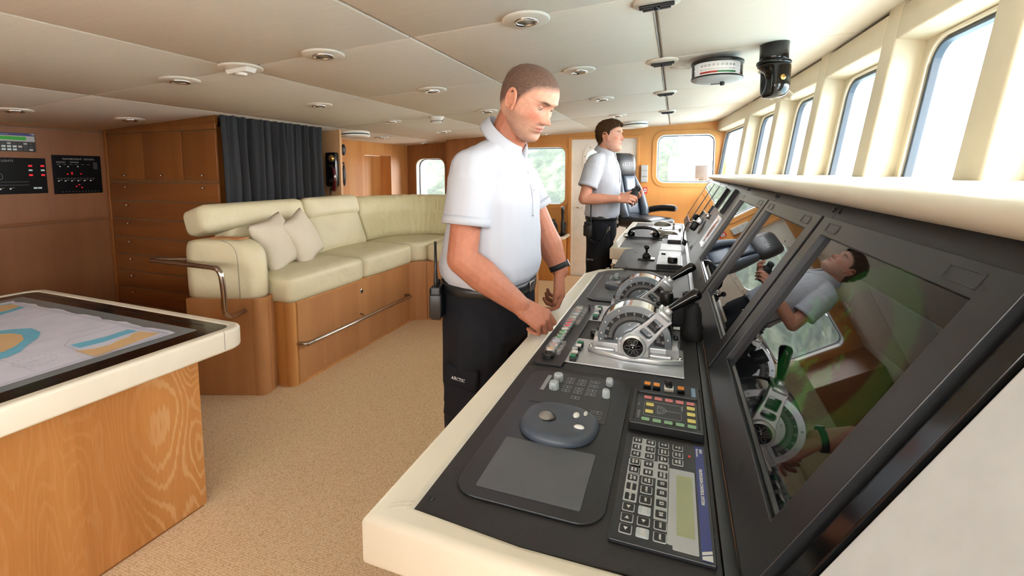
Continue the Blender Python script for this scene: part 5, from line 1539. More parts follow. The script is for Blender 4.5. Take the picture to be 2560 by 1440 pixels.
# ---- head: profile sections plus gaussian features, x forward, z up
HZ = np.array([-.120, -.114, -.105, -.095, -.085, -.07, -.055, -.04, -.02, 0, .02, .04, .06, .08, .10, .114, .122, .1255])
HF = np.array([.052, .070, .082, .087, .087, .086, .088, .089, .090, .090, .090, .097, .094, .085, .068, .046, .024, .002])
HB = np.array([.020, .010, -.002, -.016, -.034, -.060, -.076, -.086, -.095, -.100, -.104, -.106, -.104, -.095, -.078, -.055, -.030, -.006])
HW = np.array([.016, .028, .041, .050, .056, .062, .066, .069, .072, .0745, .076, .0770, .0755, .070, .058, .042, .024, .004])
def head_mesh(spec):
    nu, nv = 128, 120
    zz = -.120 + (.2455) * (0.5 - 0.5 * np.cos(np.linspace(0, PI, nv)))
    F = np.interp(zz, HZ, HF); Bk = np.interp(zz, HZ, HB); W = np.interp(zz, HZ, HW) * spec.get('w', 1)
    # smooth the interpolated profiles
    for _ in range(6):
        for a in (F, Bk, W): a[1:-1] = (a[:-2] + 2 * a[1:-1] + a[2:]) / 4
    th = np.linspace(-PI, PI, nu, endpoint=False)
    V = []
    for j in range(nv):
        cx = (F[j] + Bk[j]) / 2; rx = (F[j] - Bk[j]) / 2
        n = 2.25 if zz[j] < .03 else 2.1
        c, s_ = np.cos(th), np.sin(th)
        x = cx + rx * np.sign(c) * np.abs(c) ** (2 / n); y = W[j] * np.sign(s_) * np.abs(s_) ** (2 / n)
        V.append(np.stack([x, y, np.full(nu, zz[j])], 1))
    V = np.array(V).reshape(-1, 3)
    x, y, z = V[:, 0].copy(), V[:, 1].copy(), V[:, 2].copy()
    front = np.clip((x - .02) / .04, 0, 1)
    g = lambda cy, cz_, sy, sz: np.exp(-((np.abs(y) - cy) / sy) ** 2 / 2 - ((z - cz_) / sz) ** 2 / 2)
    gc = lambda cz_, sy, sz: np.exp(-(y / sy) ** 2 / 2 - ((z - cz_) / sz) ** 2 / 2)
    dx = np.zeros_like(x)
    t = np.clip((.030 - z) / .054, 0, 1)                 # nose bridge to tip
    ridge = np.where((z < .034) & (z > -.036), (t ** 1.25) * .0225 * np.clip((z + .036) / .010, 0, 1) ** .7, 0)
    dx += ridge * np.exp(-(y / (.0068 + .0035 * t)) ** 2 / 2)
    dx += .006 * gc(-.022, .009, .007)
    dx += .0085 * g(.0135, -.027, .0042, .0055)           # nostril wings
    dx -= .0115 * g(.031, .015, .013, .0095)               # sockets
    dx -= .004 * g(.015, .016, .006, .009)
    dx += .0050 * g(.030, .036, .016, .0055)              # brow
    dx += .0030 * gc(.040, .012, .008)
    dx += .0045 * g(.048, -.008, .014, .012)              # cheek bones
    dx -= .0035 * g(.040, -.045, .012, .018)
    dx += .0060 * gc(-.0505, .017, .0042)                  # lips
    dx += .0065 * gc(-.0625, .015, .0048)
    dx -= .0050 * gc(-.0568, .020, .0016)
    dx -= .0030 * gc(-.075, .018, .005)
    dx -= .0022 * gc(-.043, .004, .006)
    dx += .0050 * gc(-.098, .016, .010)                   # chin
    V[:, 0] += dx * front
    V[:, 1] += np.sign(y) * (.004 * g(.062, -.075, .012, .014)) * np.clip((x + .02) / .05, 0, 1) * 1.0
    # colour zones
    base = np.array(spec['skin']); tone = np.tile(base, (len(V), 1))
    def blend(mask, col, k=1.0):
        nonlocal tone
        m = np.clip(mask * k, 0, 1)[:, None]; tone = tone * (1 - m) + np.array(col) * m
    red = np.array(hx('c4664f'))
    blend(.5 * np.exp(-((np.abs(y) - .045) / .018) ** 2 / 2 - ((z + .018) / .02) ** 2 / 2) * front, red)
    blend(.45 * gc(-.022, .012, .010) * front, red)
    nz = np.array([noise.noise(Vector(p) * 300) for p in V])
    if spec.get('stubble'):
        jaw = np.clip((-.018 - z - .35 * np.clip(.055 - x, 0, 1) * 0) / .02, 0, 1) * np.clip((x + .035) / .03, 0, 1)
        jaw *= 1 - .85 * np.exp(-((np.abs(y) - .038) / .016) ** 2 / 2 - ((z + .028) / .016) ** 2 / 2)
        blend(jaw * (.60 + .16 * nz), hx('6e5747'), spec['stubble'])
    lips = np.exp(-(y / .019) ** 4 - ((z + .0565) / .0098) ** 4) * (x > .06)
    blend(.75 * lips, hx('b5685a'))
    blend(.9 * np.exp(-(y / .021) ** 4 - ((z + .0568) / .0012) ** 2) * (x > .06), hx('5b2f29'))
    by = np.abs(y)
    brow = np.exp(-((by - .031) / .0165) ** 4 - ((z - (.0335 + .0035 * np.exp(-((by - .036) / .012) ** 2))) / .0046) ** 2) * (x > .05)
    blend(brow * (1.15 + .3 * nz), spec['brow'])
    blend(.35 * np.exp(-((by - .031) / .016) ** 2 / 2 - ((z - .016) / .010) ** 2 / 2) * front, hx('9a6250'))
    # nostrils
    blend(.85 * np.exp(-((by - .0075) / .0032) ** 2 - ((z + .0345) / .0026) ** 2) * front, hx('4a211a'))
    hl = spec['hairline']       # returns 0..1 hair coverage
    hm = np.array([hl(*p) for p in V])
    blend(np.clip(hm * (1 + .25 * nz), 0, 1) * spec.get('haircov', 1), spec['hair'])
    faces = []
    for j in range(nv - 1):
        for i in range(nu):
            k = (i + 1) % nu
            faces.append((j * nu + i, j * nu + k, (j + 1) * nu + k, (j + 1) * nu + i))
    faces.append(tuple(range(nu - 1, -1, -1))); faces.append(tuple((nv - 1) * nu + i for i in range(nu)))
    return V, faces, tone, hm

def ear_prims(b, sgn):
    mx = T(-.004, sgn * .0745, .002) @ RZ(sgn * 16) @ RY(-8) @ SC(1.28, 1, 1.08)
    pts = []
    for i in range(15):
        a = R(-70 + 300 * i / 14)
        r_ = .030 + .004 * math.sin(a)
        pts.append((-(.0175 * math.cos(a)) - .002, sgn * (.006 + .004 * math.sin(i / 14 * PI)), .030 * math.sin(a) if a < PI else .030 * math.sin(a)))
    b.tube(pts, .0046, 8, mx)
    b.sph((-.005, sgn * .003, -.002), (.0185, .0052, .030), mx, 14, 10)
    b.sph((.006, sgn * .003, -.024), (.008, .0055, .010), mx, 12, 8)
    b.sph((.009, sgn * .004, -.004), (.004, .004, .008), mx, 10, 8)
    b.tube([(-.010, sgn * .007, .016), (-.012, sgn * .008, .0), (-.008, sgn * .007, -.014)], .0032, 7, mx)

def hand_prims(b, wrist, dirx, back, thumb_sgn, curls, spread=.0, thumb=((.5, .6, -.2), 25, 20), s=1.0):
    """dirx: along the hand, back: out of the back of the hand; thumb_sgn: which side the thumb is on"""
    x = Vector(dirx).normalized(); z = Vector(back); z = (z - x * z.dot(x)).normalized(); y = z.cross(x) * thumb_sgn
    O = Vector(wrist)
    W = lambda a, c, d: O + x * a * s + y * c * s + z * d * s
    kn = [(.088, .030, .002), (.092, .010, .004), (.088, -.010, .002), (.080, -.029, -.002)]
    for k in kn:
        capsule(b, W(.004, k[1] * .55, -.002), .017 * s, W(k[0] - .004, k[1], k[2] - .003), .0125 * s)
    capsule(b, W(.02, .018, -.008), .016 * s, W(.06, .024, -.010), .013 * s)
    capsule(b, W(.02, -.02, -.008), .014 * s, W(.065, -.024, -.010), .012 * s)
    capsule(b, W(.03, 0, -.006), .016 * s, W(.08, 0, -.006), .013 * s)
    segs = [(.044, .027, .021), (.048, .030, .022), (.044, .027, .021), (.034, .021, .019)]
    rad = [.0092, .0094, .0090, .0080]
    for i, (k, sg) in enumerate(zip(kn, segs)):
        p = W(*k); a = 0; side = (1.5 - i) * spread
        for L_, c, q in zip(sg, curls[i], range(3)):
            a += R(c)
            d = (x * math.cos(a) - z * math.sin(a)) + y * math.tan(R(side)); d.normalize()
            p2 = p + d * L_ * s
            capsule(b, p, rad[i] * s * (1 - .07 * q), p2, rad[i] * s * (.93 - .08 * q), 12)
            p = p2
    tv, t1, t2 = thumb
    p = W(.018, .020, -.010)
    d = (x * tv[0] + y * tv[1] + z * tv[2]).normalized()
    p2 = p + d * .044 * s; capsule(b, p, .0150 * s, p2, .0115 * s)
    ax = Vector(z)
    d = (Matrix.Rotation(R(-t1) * thumb_sgn, 3, ax) @ d)
    p3 = p2 + d * .032 * s; capsule(b, p2, .0112 * s, p3, .0100 * s)
    d = (Matrix.Rotation(R(-t2) * thumb_sgn, 3, ax) @ d)
    p4 = p3 + d * .024 * s; capsule(b, p3, .0102 * s, p4, .0085 * s)
    return dict(thumb=p4)

def serif(b, s, size, mx, depth=.0008):
    """serif capitals A R C T I as outlines"""
    g = {
        'I': (.40, [[(.0, 0), (.40, 0), (.40, .05), (.28, .07), (.28, .93), (.40, .95), (.40, 1), (0, 1), (0, .95), (.12, .93), (.12, .07), (0, .05)]]),
        'T': (.78, [[(.20, 0), (.58, 0), (.58, .05), (.47, .07), (.47, .93), (.66, .92), (.73, .74), (.78, .74), (.77, 1), (.01, 1), (0, .74), (.05, .74), (.12, .92), (.31, .93), (.31, .07), (.20, .05)]]),
        'A': (.92, [[(0, 0), (.30, 0), (.30, .05), (.20, .07), (.255, .26), (.56, .26), (.62, .07), (.52, .05), (.52, 0), (.92, 0), (.92, .05), (.84, .07), (.50, 1), (.44, 1), (.12, .07), (0, .05)], [(.275, .32), (.41, .74), (.54, .32)]]),
        'R': (.90, [[(0, 0), (.40, 0), (.40, .05), (.28, .07), (.28, .47), (.36, .47), (.62, .05), (.70, 0), (.90, 0), (.90, .05), (.82, .07), (.54, .50), (.66, .56), (.72, .66), (.73, .76), (.70, .88), (.60, .97), (.44, 1), (0, 1), (0, .95), (.12, .93), (.12, .07), (0, .05)], [(.28, .53), (.28, .94), (.42, .93), (.52, .87), (.56, .76), (.54, .64), (.44, .55)]]),
        'C': (.84, [[(.84, .22), (.74, .08), (.60, 0), (.44, -.02), (.24, .03), (.08, .20), (.02, .48), (.08, .78), (.24, .97), (.44, 1.02), (.60, .98), (.72, .93), (.78, 1.0), (.82, 1.0), (.82, .68), (.77, .68), (.70, .85), (.58, .95), (.46, .96), (.32, .90), (.22, .74), (.19, .50), (.22, .26), (.32, .11), (.48, .05), (.62, .09), (.72, .18), (.80, .26)]]),
    }
    tot = sum(g[c][0] + .10 for c in s) - .10
    x = -tot / 2
    for c in s:
        wd, pol = g[c]
        b.plate([[((px + x) * size, (py - .5) * size) for px, py in p_] for p_ in pol], 0, depth, mx)
        x += wd + .10

def person(name_label, spec):
    root = thing('person', name_label, 'person', (spec['pos'][0], spec['pos'][1], 0))
    inv = T(-spec['pos'][0], -spec['pos'][1], 0)
    BB = lambda: B(inv)
    px, py = spec['pos']; yaw = spec['yaw']
    Lm = T(px, py, 0) @ RZ(yaw)
    L = lambda x, y, z: (Lm @ Vector((x, y, z)))
    jt = spec['j']
    # ---------------- body (one continuous surface)
    b = BB()
    for k in ('R', 'L'):
        sh, el, wr = jt['sh' + k], jt['el' + k], jt['wr' + k]
        capsule(b, sh, .052, el, .041 * spec.get('arm', 1.0)); sh_, el_, wr_ = map(Vector, (sh, el, wr))
        af = spec.get('arm', 1.0); capsule(b, el_, .041 * af, el_.lerp(wr_, .35), .0445 * af); capsule(b, el_.lerp(wr_, .35), .0445 * af, wr_, .0275 * af, flat=(1, 1))
        b.sph(sh_.lerp(el_, .55), (.050, .050, .055), None, 12, 8)
        h = spec['hand' + k]; h(b, wr_)
        capsule(b, Vector(jt['neck']) + Vector((0, 0, -.07)), .05, sh, .045)
    nr = spec.get('neckr', .060); capsule(b, Vector(jt['neck']) + Vector((0, 0, -.05)), nr, jt['skull'], nr * .95)
    capsule(b, L(*spec['core'][0]), .09, L(*spec['core'][1]), .08); capsule(b, L(*spec['core'][0]), .10, Vector(jt['neck']) + Vector((0, 0, -.06)), .05)
    for s_ in (-1, 1):
        hip, kn, ft = jt['hip%d' % s_], jt['kn%d' % s_], jt['ft%d' % s_]
        capsule(b, hip, .06, kn, .045); capsule(b, kn, .048, ft, .035); capsule(b, L(*spec['core'][1]), .08, hip, .06)
    me = organic(b, .0034, 4)
    c = coords(me)
    sk = np.array(spec['armskin'])
    tone = np.tile(sk, (len(c), 1))
    nz = np.array([noise.noise(Vector(p) * 18) for p in c])
    tone *= (1 + .10 * nz)[:, None]
    # head joined into the same mesh
    V, faces, htone, hm = head_mesh(spec)
    Hm = spec['headmx']
    Vh = np.array([(inv @ Hm @ Vector(p))[:] for p in V])
    # neck tone blends to the face tone
    hb = B(inv @ Hm); [ear_prims(hb, s_) for s_ in (-1, 1)]
    em = organic(hb, .0016, 3)
    ec = coords(em)
    epoly = [tuple(p.vertices) for p in em.polygons]
    bpoly = [tuple(p.vertices) for p in me.polygons]
    n0, n1 = len(c), len(Vh)
    allv = np.concatenate([c, Vh, ec])
    allf = bpoly + [tuple(i + n0 for i in f) for f in faces] + [tuple(i + n0 + n1 for i in f) for f in epoly]
    etone = np.tile(np.array(hx('d98a6f')) * .5 + np.array(spec['skin']) * .5, (len(ec), 1))
    m2 = bpy.data.meshes.new('body'); m2.from_pydata(allv.tolist(), [], allf); m2.update()
    bpy.data.meshes.remove(me); bpy.data.meshes.remove(em)
    body = link_mesh('body', m2, 'skin', root, np.concatenate([tone, htone, etone]))
    # eyes with lids
    lid = spec.get('lid', .3)
    for s_, nm in ((-1, 'eye'), (1, 'eye')):
        b = B(inv @ Hm)
        c_ = Vector((.0700, s_ * .0310, .0160))
        b.mat('eyewhite').sph(c_, .0112, None, 20, 14)
        gz = Vector(spec['gaze']).normalized()
        b.mat('iris').sph(c_ + gz * .0072, .0052, None, 14, 10)
        b.build('eye', root)
        b = B(inv @ Hm).mat('skin')
        # upper and lower lids: partial shells
        for up_, a0, a1 in ((1, lid, 100), (-1, 28, 75)):
            rings = []
            for i in range(9):
                el_ = R(a0 + (a1 - a0) * i / 8) * up_
                rings.append([c_ + .0121 * Vector((math.cos(el_) * math.cos(az), math.cos(el_) * math.sin(az), math.sin(el_))) for az in [R(q) for q in range(-100, 101, 10)]])
            b.loft(rings, closed=False, cap=False)
        ol = b.build('eyelids', root)
        b = B(inv @ Hm).mat('hairdark'); b.tube([c_ + .0126 * Vector((math.cos(R(lid)) * math.cos(az), math.cos(R(lid)) * math.sin(az), math.sin(R(lid)))) for az in [R(q) for q in range(-62, 63, 12)]], .0006, 5); b.build('eyelashes', root)
        lt = np.array(hx('c48d76'))
        ca = ol.data.color_attributes.new('tone', 'FLOAT_COLOR', 'POINT')
        ca.data.foreach_set('color', np.tile(np.append(lt, 1), len(ol.data.vertices)))
    # ---------------- hair shell
    off = spec['hairoff']
    nu = 128
    keep = hm > spec.get('keep', .5)
    fs = [f for f in faces[:-2] if all(keep[i] for i in f)] + [faces[-1]]
    used = sorted({i for f in fs for i in f}); remap = {u: k for k, u in enumerate(used)}
    cen = Vector((-.005, 0, .01))
    hv = []
    for i in used:
        p = Vector(V[i]); n = (p - cen).normalized()
        hv.append(p + n * off(p))
    hmh = bpy.data.meshes.new('hair'); hmh.from_pydata([(inv @ Hm @ p)[:] for p in hv], [], [tuple(remap[i] for i in f) for f in fs])
    ho = link_mesh('hair', hmh, spec['hairmat'], root, htone[used] if spec['hairmat'] == 'skin' else None)
    if spec.get('tufts'):
        b = B(inv @ Hm).mat(spec['hairmat'])
        random.seed(5)
        for k in range(520):
            i = random.choice(used); p = Vector(V[i]); n = (p - cen).normalized()
            r0 = p + n * (off(p) * .6)
            d = spec['tufts'](p, n)
            b.tube([r0, r0 + d * .010 + n * .004, r0 + d * .022 + n * .004], [.0030, .0026, .0006], 5)
        b.build('hair_tufts', root)
    # ---------------- shirt
    b = BB()
    secs = spec['torso']
    def ell(cx_, cy_, a_, b2, z_, n=28, e=2.3, tilt=0):
        out = []
        for i in range(n):
            th = i * 2 * PI / n; cc, ss = math.cos(th), math.sin(th)
            x_ = cx_ + a_ * math.copysign(abs(cc) ** (2 / e), cc); y_ = cy_ + b2 * math.copysign(abs(ss) ** (2 / e), ss)
            out.append(L(x_, y_, z_ + tilt * (x_ - cx_)))
        return out
    b.loft([ell(*s_) for s_ in secs])
    cuffs = {}
    for k in ('R', 'L'):
        sh, el = Vector(jt['sh' + k]), Vector(jt['el' + k])
        cf = sh.lerp(el, spec['cuff'])
        sv = spec.get('sleeve', (.078, .076))
        capsule(b, sh + (sh - Vector(jt['neck'])) * .02, sv[0] * .92, sh.lerp(cf, .35), sv[0])
        d = (cf - sh).normalized()
        st_ = sh.lerp(cf, .2)
        mxx = T(*st_) @ (cf - st_).to_track_quat('Z', 'Y').to_matrix().to_4x4()
        Lc = (cf - st_).length
        b.lathe([(sv[0], 0), (sv[1], Lc * .6), (sv[1] * 1.02, Lc)], mxx, 24)
        capsule(b, Vector(jt['neck']) + Vector((0, 0, -.052)), .066, sh + Vector((0, 0, .004)), .064)
        cuffs[k] = (cf, d, sv[1])
    me = organic(b, .0052, 6, .6)
    def wf(p):
        q = p + Vector((px, py, 0))
        l = Lm.inverted() @ q
        low = max(0, (spec['chest_z'] - l.z)) / .35
        f1 = noise.noise(Vector((l.x * 6 + l.z * 4, l.y * 6, l.z * 4.2 + 5))) * .0065
        f2 = math.sin(l.z * 42 + 7 * noise.noise(Vector((l.x * 4, l.y * 4, l.z * 3))) + l.x * 18 + l.y * 9) * .0024 * low
        f3 = noise.noise(Vector((l.x * 26, l.y * 26, l.z * 8))) * .0022
        return f1 * (.5 + low) + f2 + f3
    wrinkle(me, wf)
    so = link_mesh('polo_shirt', me, spec.get('shirtmat', 'polo'), root)
    for k, (cf, d, r_) in cuffs.items():        # stitched sleeve hems
        mxx = inv @ T(*cf) @ d.to_track_quat('Z', 'Y').to_matrix().to_4x4()
        b = B(mxx).mat(spec.get('shirtmat', 'polo')); b.lathe([(r_ * .90, -.020), (r_ * 1.03, -.024), (r_ * 1.045, -.010), (r_ * 1.04, .004), (r_ * .90, .004)], None, 30, cap=False); b.build('sleeve_hem', root)
    # collar: stand and folded leaf, open at the front
    nk = Vector(jt['neck']); ax = (Vector(jt['skull']) - nk).normalized()
    fwd = (Lm.to_3x3() @ Vector((1, 0, 0))); fwd = (fwd - ax * fwd.dot(ax)).normalized(); lat = ax.cross(fwd)
    b = BB().mat(spec.get('shirtmat', 'polo'))
    rings = []
    for i in range(41):
        a = R(-168 + 336 * i / 40); a2 = PI + a    # opens at the front
        back = .5 - .5 * math.cos(a)               # 0 at the back .. 1 at the front
        dirv = fwd * math.cos(a2) + lat * math.sin(a2)
        pt = abs(a) / R(168)
        r1 = spec.get('collar_r', .070)
        drop = -.010 * back
        fl = .034 + .030 * max(0, pt - .72) / .28
        c0 = nk + ax * (.016 + drop) + fwd * (.004 + .010 * back)
        o1 = .022 + .030 * pt * pt
        rings.append([c0 + dirv * r1 * .96 + ax * -.020, c0 + dirv * r1 * .97 + ax * .020, c0 + dirv * (r1 + .003) + ax * .028, c0 + dirv * (r1 + .009) + ax * .024, c0 + dirv * (r1 + o1) + ax * (.018 - fl), c0 + dirv * (r1 + o1 - .006) + ax * (.014 - fl), c0 + dirv * (r1 + .003) + ax * .008])
    b.loft(rings); b.build('collar', root, sub=1)
    fr_ = spec['front'](L)
    b = BB().mat(spec.get('shirtmat', 'polo'))
    w_ = .014
    b.loft([[p - lat * w_ + fwd * .001, p + lat * w_ + fwd * .001, p + lat * w_ - fwd * .012, p - lat * w_ - fwd * .012] for p in fr_], smooth=False); b.build('placket', root)
    for p in fr_[:3]:
        b = BB().mat('lgrey'); b.cyl(.0045, 0, .003, T(*(p + fwd * .001)) @ fwd.to_track_quat('Z', 'Y').to_matrix().to_4x4(), 12); b.build('button', root)
    # ---------------- trousers
    b = BB()
    b.loft([ell(*s_) for s_ in spec['hips']])
    for s_ in (-1, 1):
        hip, kn, ft = map(Vector, (jt['hip%d' % s_], jt['kn%d' % s_], jt['ft%d' % s_]))
        tr = spec.get('leg', (.108, .084, .075))
        capsule(b, hip, tr[0], hip.lerp(kn, .5), tr[0] * .95); capsule(b, hip.lerp(kn, .5), tr[0] * .95, kn, tr[1]); 
        mxx = T(*kn) @ (ft - kn).to_track_quat('Z', 'Y').to_matrix().to_4x4()
        capsule(b, kn, tr[1], kn.lerp(ft, .1), tr[1])
        b.lathe([(tr[1], 0), (tr[2], (ft - kn).length * .97)], mxx, 22)
    me = organic(b, .0065, 5, .6)
    def wt(p):
        return noise.noise(Vector((p.x * 12, p.y * 12, p.z * 5))) * .006 + math.sin(p.z * 55 + 6 * noise.noise(p * 5)) * .0022 * max(0, 1 - abs(p.z - .5) / .45)
    wrinkle(me, wt); link_mesh('trousers', me, 'trouser', root)
    b = BB().mat('leatherblack')
    hs = spec['hips'][-1]
    bz = spec['belt_z']
    hcx, hcy, ha, hb2 = hs[0], hs[1], hs[2], hs[3]
    b.loft([ell(hcx, hcy, ha + .004, hb2 + .004, bz - .018), ell(hcx, hcy, ha + .009, hb2 + .009, bz - .017), ell(hcx, hcy, ha + .009, hb2 + .009, bz + .017), ell(hcx, hcy, ha + .004, hb2 + .004, bz + .018)], cap=False)
    b.build('belt', root)
    b = B(inv @ Lm).mat('buckle'); b.box((hcx + ha + .013, 0, bz), (.006, .045, .036), bev=.003); b.build('belt_buckle', root)
    # shoes
    for s_ in (-1, 1):
        ft = Vector(jt['ft%d' % s_])
        b = BB()
        d = Lm.to_3x3() @ Vector((1, .12 * s_, 0))
        p0 = Vector((ft.x, ft.y, .045)) - d * .05; p1 = Vector((ft.x, ft.y, .034)) + d * .15
        capsule(b, p0, .042, p0 + d * .08 + Vector((0, 0, .015)), .045); capsule(b, p0 + d * .05, .044, p1, .034); capsule(b, p0 + Vector((0, 0, .03)), .04, ft + Vector((0, 0, .05)), .045)
        me = organic(b, .006, 3)
        c = coords(me); c[:, 2] = np.maximum(c[:, 2], .002); setco(me, c)
        link_mesh('shoe', me, 'leatherblack', root)
    return root, inv, L, Lm, lat, fwd

def radio(t, inv, mx, cord=None):
    b = B(inv @ mx).mat('black')
    b.box((0, 0, 0), (.062, .036, .115), bev=.006, seg=3); b.box((0, .0, -.01), (.070, .044, .085), bev=.006); b.mat('rubber').box((.0, -.012, .04), (.05, .02, .02), bev=.003)
    b.mat('black').cyl(.008, .055, .075, T(-.012, 0, 0), 12, .001); b.tube([(.018, 0, .05), (.018, 0, .075), (.018, 0, .11), (.018, -.0, .20)], [.008, .008, .0055, .0042], 10); b.cyl(.005, .20, .212, T(.018, 0, 0), 10, .001)
    b.build('handheld_radio', t)

# ---------------------------------------------------------------- first officer, at the console
p1x, p1y = -.64, 1.53
def hR(b, w):
    hand_prims(b, w, (.80, .18, -.50), (.25, -.55, .80), 1, ((38, 70, 30), (52, 80, 40), (58, 82, 45), (62, 80, 45)), thumb=((.75, .40, -.35), 10, 12), s=1.08)
def hL(b, w):
    hand_prims(b, w, (.10, -.10, -.98), (.95, .25, .12), -1, ((25, 45, 30), (40, 70, 40), (48, 75, 45), (52, 70, 40)), thumb=((.86, .30, -.16), 6, 6), s=1.08)
def buzz(x, y, z):
    # scalp line of a close crop: temples, above and behind the ears, nape
    t_ = np.interp(x, [-.12, -.07, -.03, -.005, .012, .022, .034, .05, .07, .10], [-.066, -.055, -.010, .0, -.004, .022, .042, .062, .074, .084])
    return float(np.clip((z - t_) / .026 + .35, 0, 1))
head1 = T(-.484, 1.497, 1.738) @ RZ(-16) @ RY(31) @ RX(2) @ SC(1.03, 1.03, .99)
spec1 = dict(pos=(p1x, p1y), yaw=-4, arm=1.21, neckr=.068, skin=hx('d9a58d'), armskin=hx('b0735a'), hair=hx('453730'), brow=hx('4a3527'), stubble=.85, w=1.03,
             hairline=buzz, haircov=.88, keep=.97, hairoff=lambda p: .0005 + .0003 * noise.noise(p * 300), hairmat='skin', lid=-5, gaze=(.8, -.0, -.55), headmx=head1,
             cuff=.62, sleeve=(.077, .076), chest_z=1.45, collar_r=.074,
             core=((.03, 0, 1.40), (0, 0, 1.05)),
             j=dict(shR=(-.625, 1.352, 1.512), elR=(-.640, 1.300, 1.222), wrR=(-.468, 1.372, 1.068), shL=(-.600, 1.708, 1.512), elL=(-.500, 1.765, 1.262), wrL=(-.428, 1.760, 1.105),
                    neck=(-.592, 1.528, 1.622), skull=(-.515, 1.512, 1.715),
                    hip1=(-.65, 1.63, .98), hip_1=0, kn1=(-.63, 1.65, .52), ft1=(-.66, 1.66, .09)),
             torso=[(0, 0, .150, .185, 1.105), (.0, 0, .172, .196, 1.135), (.005, 0, .176, .198, 1.18), (.010, 0, .168, .192, 1.24), (.022, 0, .155, .190, 1.32), (.030, 0, .148, .200, 1.40), (.034, 0, .128, .195, 1.47), (.036, 0, .095, .130, 1.545), (.040, 0, .07, .08, 1.588)],
             hips=[(0, 0, .10, .12, .86), (0, 0, .150, .178, .93), (0, 0, .160, .186, 1.0), (0, 0, .158, .182, 1.08), (0, 0, .157, .180, 1.12)], belt_z=1.098, leg=(.118, .108, .100),
             handR=hR, handL=hL,
             front=lambda L: [L(.120, 0, 1.545), L(.150, 0, 1.50), L(.174, 0, 1.44), L(.180, 0, 1.35)])
spec1['j'].update({'hip-1': (-.65, 1.43, .98), 'kn-1': (-.655, 1.415, .52), 'ft-1': (-.68, 1.42, .09)})
per1, inv1, L1, Lm1, lat1, fwd1 = person('stocky officer with cropped dark hair in white polo, looking down, both hands on the console', spec1)
# watch on the left wrist
wl, el = Vector(spec1['j']['wrL']), Vector(spec1['j']['elL'])
wm = T(*wl.lerp(el, .10)) @ (wl - el).to_track_quat('Z', 'Y').to_matrix().to_4x4()
b = B(inv1 @ wm).mat('rubber'); b.lathe([(.031, -.011), (.0385, -.011), (.0385, .011), (.031, .011)], None, 28, cap=False); o = b.build('wrist_watch', per1)
b = B(inv1 @ wm @ RZ(40)).mat('black'); b.box((.040, 0, 0), (.008, .032, .030), bev=.003); b.mat('silver').box((.045, 0, 0), (.002, .026, .025)); b.build('watch_case', o)
radio(per1, inv1, frame(L1(-.112, -.180, 1.055), (.25, -.97, 0), (.97, .25, 0)))
# lettering and pocket on the right thigh
pk = frame((-.660, 1.315, .815), (.97, -.05, -.10), (.10, .02, 1)) 
b = B(inv1 @ pk).mat('textwhite'); serif(b, 'ARCTIC', .0100, T(0, 0, .012)); b.build('trouser_lettering', per1)
b = B(inv1 @ pk).mat('trouser'); b.box((.0, .0, -.010), (.13, .075, .030), bev=.010); b.box((.005, -.085, -.016), (.12, .13, .030), bev=.010); b.build('thigh_pocket', per1)
b = B(inv1).mat('navyish' if 'navyish' in M else 'blue'); mxl = frame(L1(.152, .085, 1.432), (-.35, 1, 0), (0, 0, 1)); b.tube([mxl @ Vector(p) for p in ((-.014, 0, 0), (-.008, .007, 0), (-.004, -.002, 0), (.004, .003, 0), (.008, -.003, 0), (.016, -.001, 0))], .0014, 6, sub=3); b.build('shirt_logo', per1)
b = BB_ = B(inv1).mat('brass'); nk = Vector(spec1['j']['neck']); b.tube([nk + Vector((-.062 * math.cos(a), .062 * math.sin(a), .035 - .04 * math.cos(a) * -1 * .3)) for a in [R(q) for q in range(-80, 81, 10)]], .0012, 6); b.build('neck_chain', per1)

# ---------------------------------------------------------------- second officer, holding binoculars
p2x, p2y = -.545, 3.68
def hR2(b, w):
    hand_prims(b, w, (.97, .10, .05), (-.15, -.75, .62), 1, ((22, 40, 25), (28, 45, 25), (32, 48, 28), (36, 46, 28)), thumb=((.72, .45, .05), 5, 8), s=1.0)
def hL2(b, w):
    hand_prims(b, w, (.90, -.30, -.05), (.0, .6, -.75), -1, ((25, 45, 25), (28, 48, 25), (30, 48, 28), (34, 46, 28)), thumb=((.72, .45, .05), 5, 8), s=1.0)
def crop2(x, y, z):
    t_ = np.interp(x, [-.12, -.06, -.02, .005, .018, .03, .06, .075, .10], [-.070, -.055, -.012, .006, .012, .040, .060, .066, .074])
    return float(np.clip((z - t_) / .010 + .5, 0, 1))
head2 = T(-.497, 3.66, 1.776) @ RZ(-13) @ RY(-3)
def off2(p):
    up = max(0, min(1, (p.z - .02) / .08)); bk = max(0, min(1, (-.02 - p.x) / .08))
    strand = .0035 * math.sin(p.y * 300 + 60 * p.x + 4 * noise.noise(p * 40)) + .003 * noise.noise(p * 90)
    fr_ = max(0, min(1, (p.x - .03) / .05))
    return .004 + .012 * up + .003 * bk + .006 * fr_ * up + strand * (.4 + up) * .8
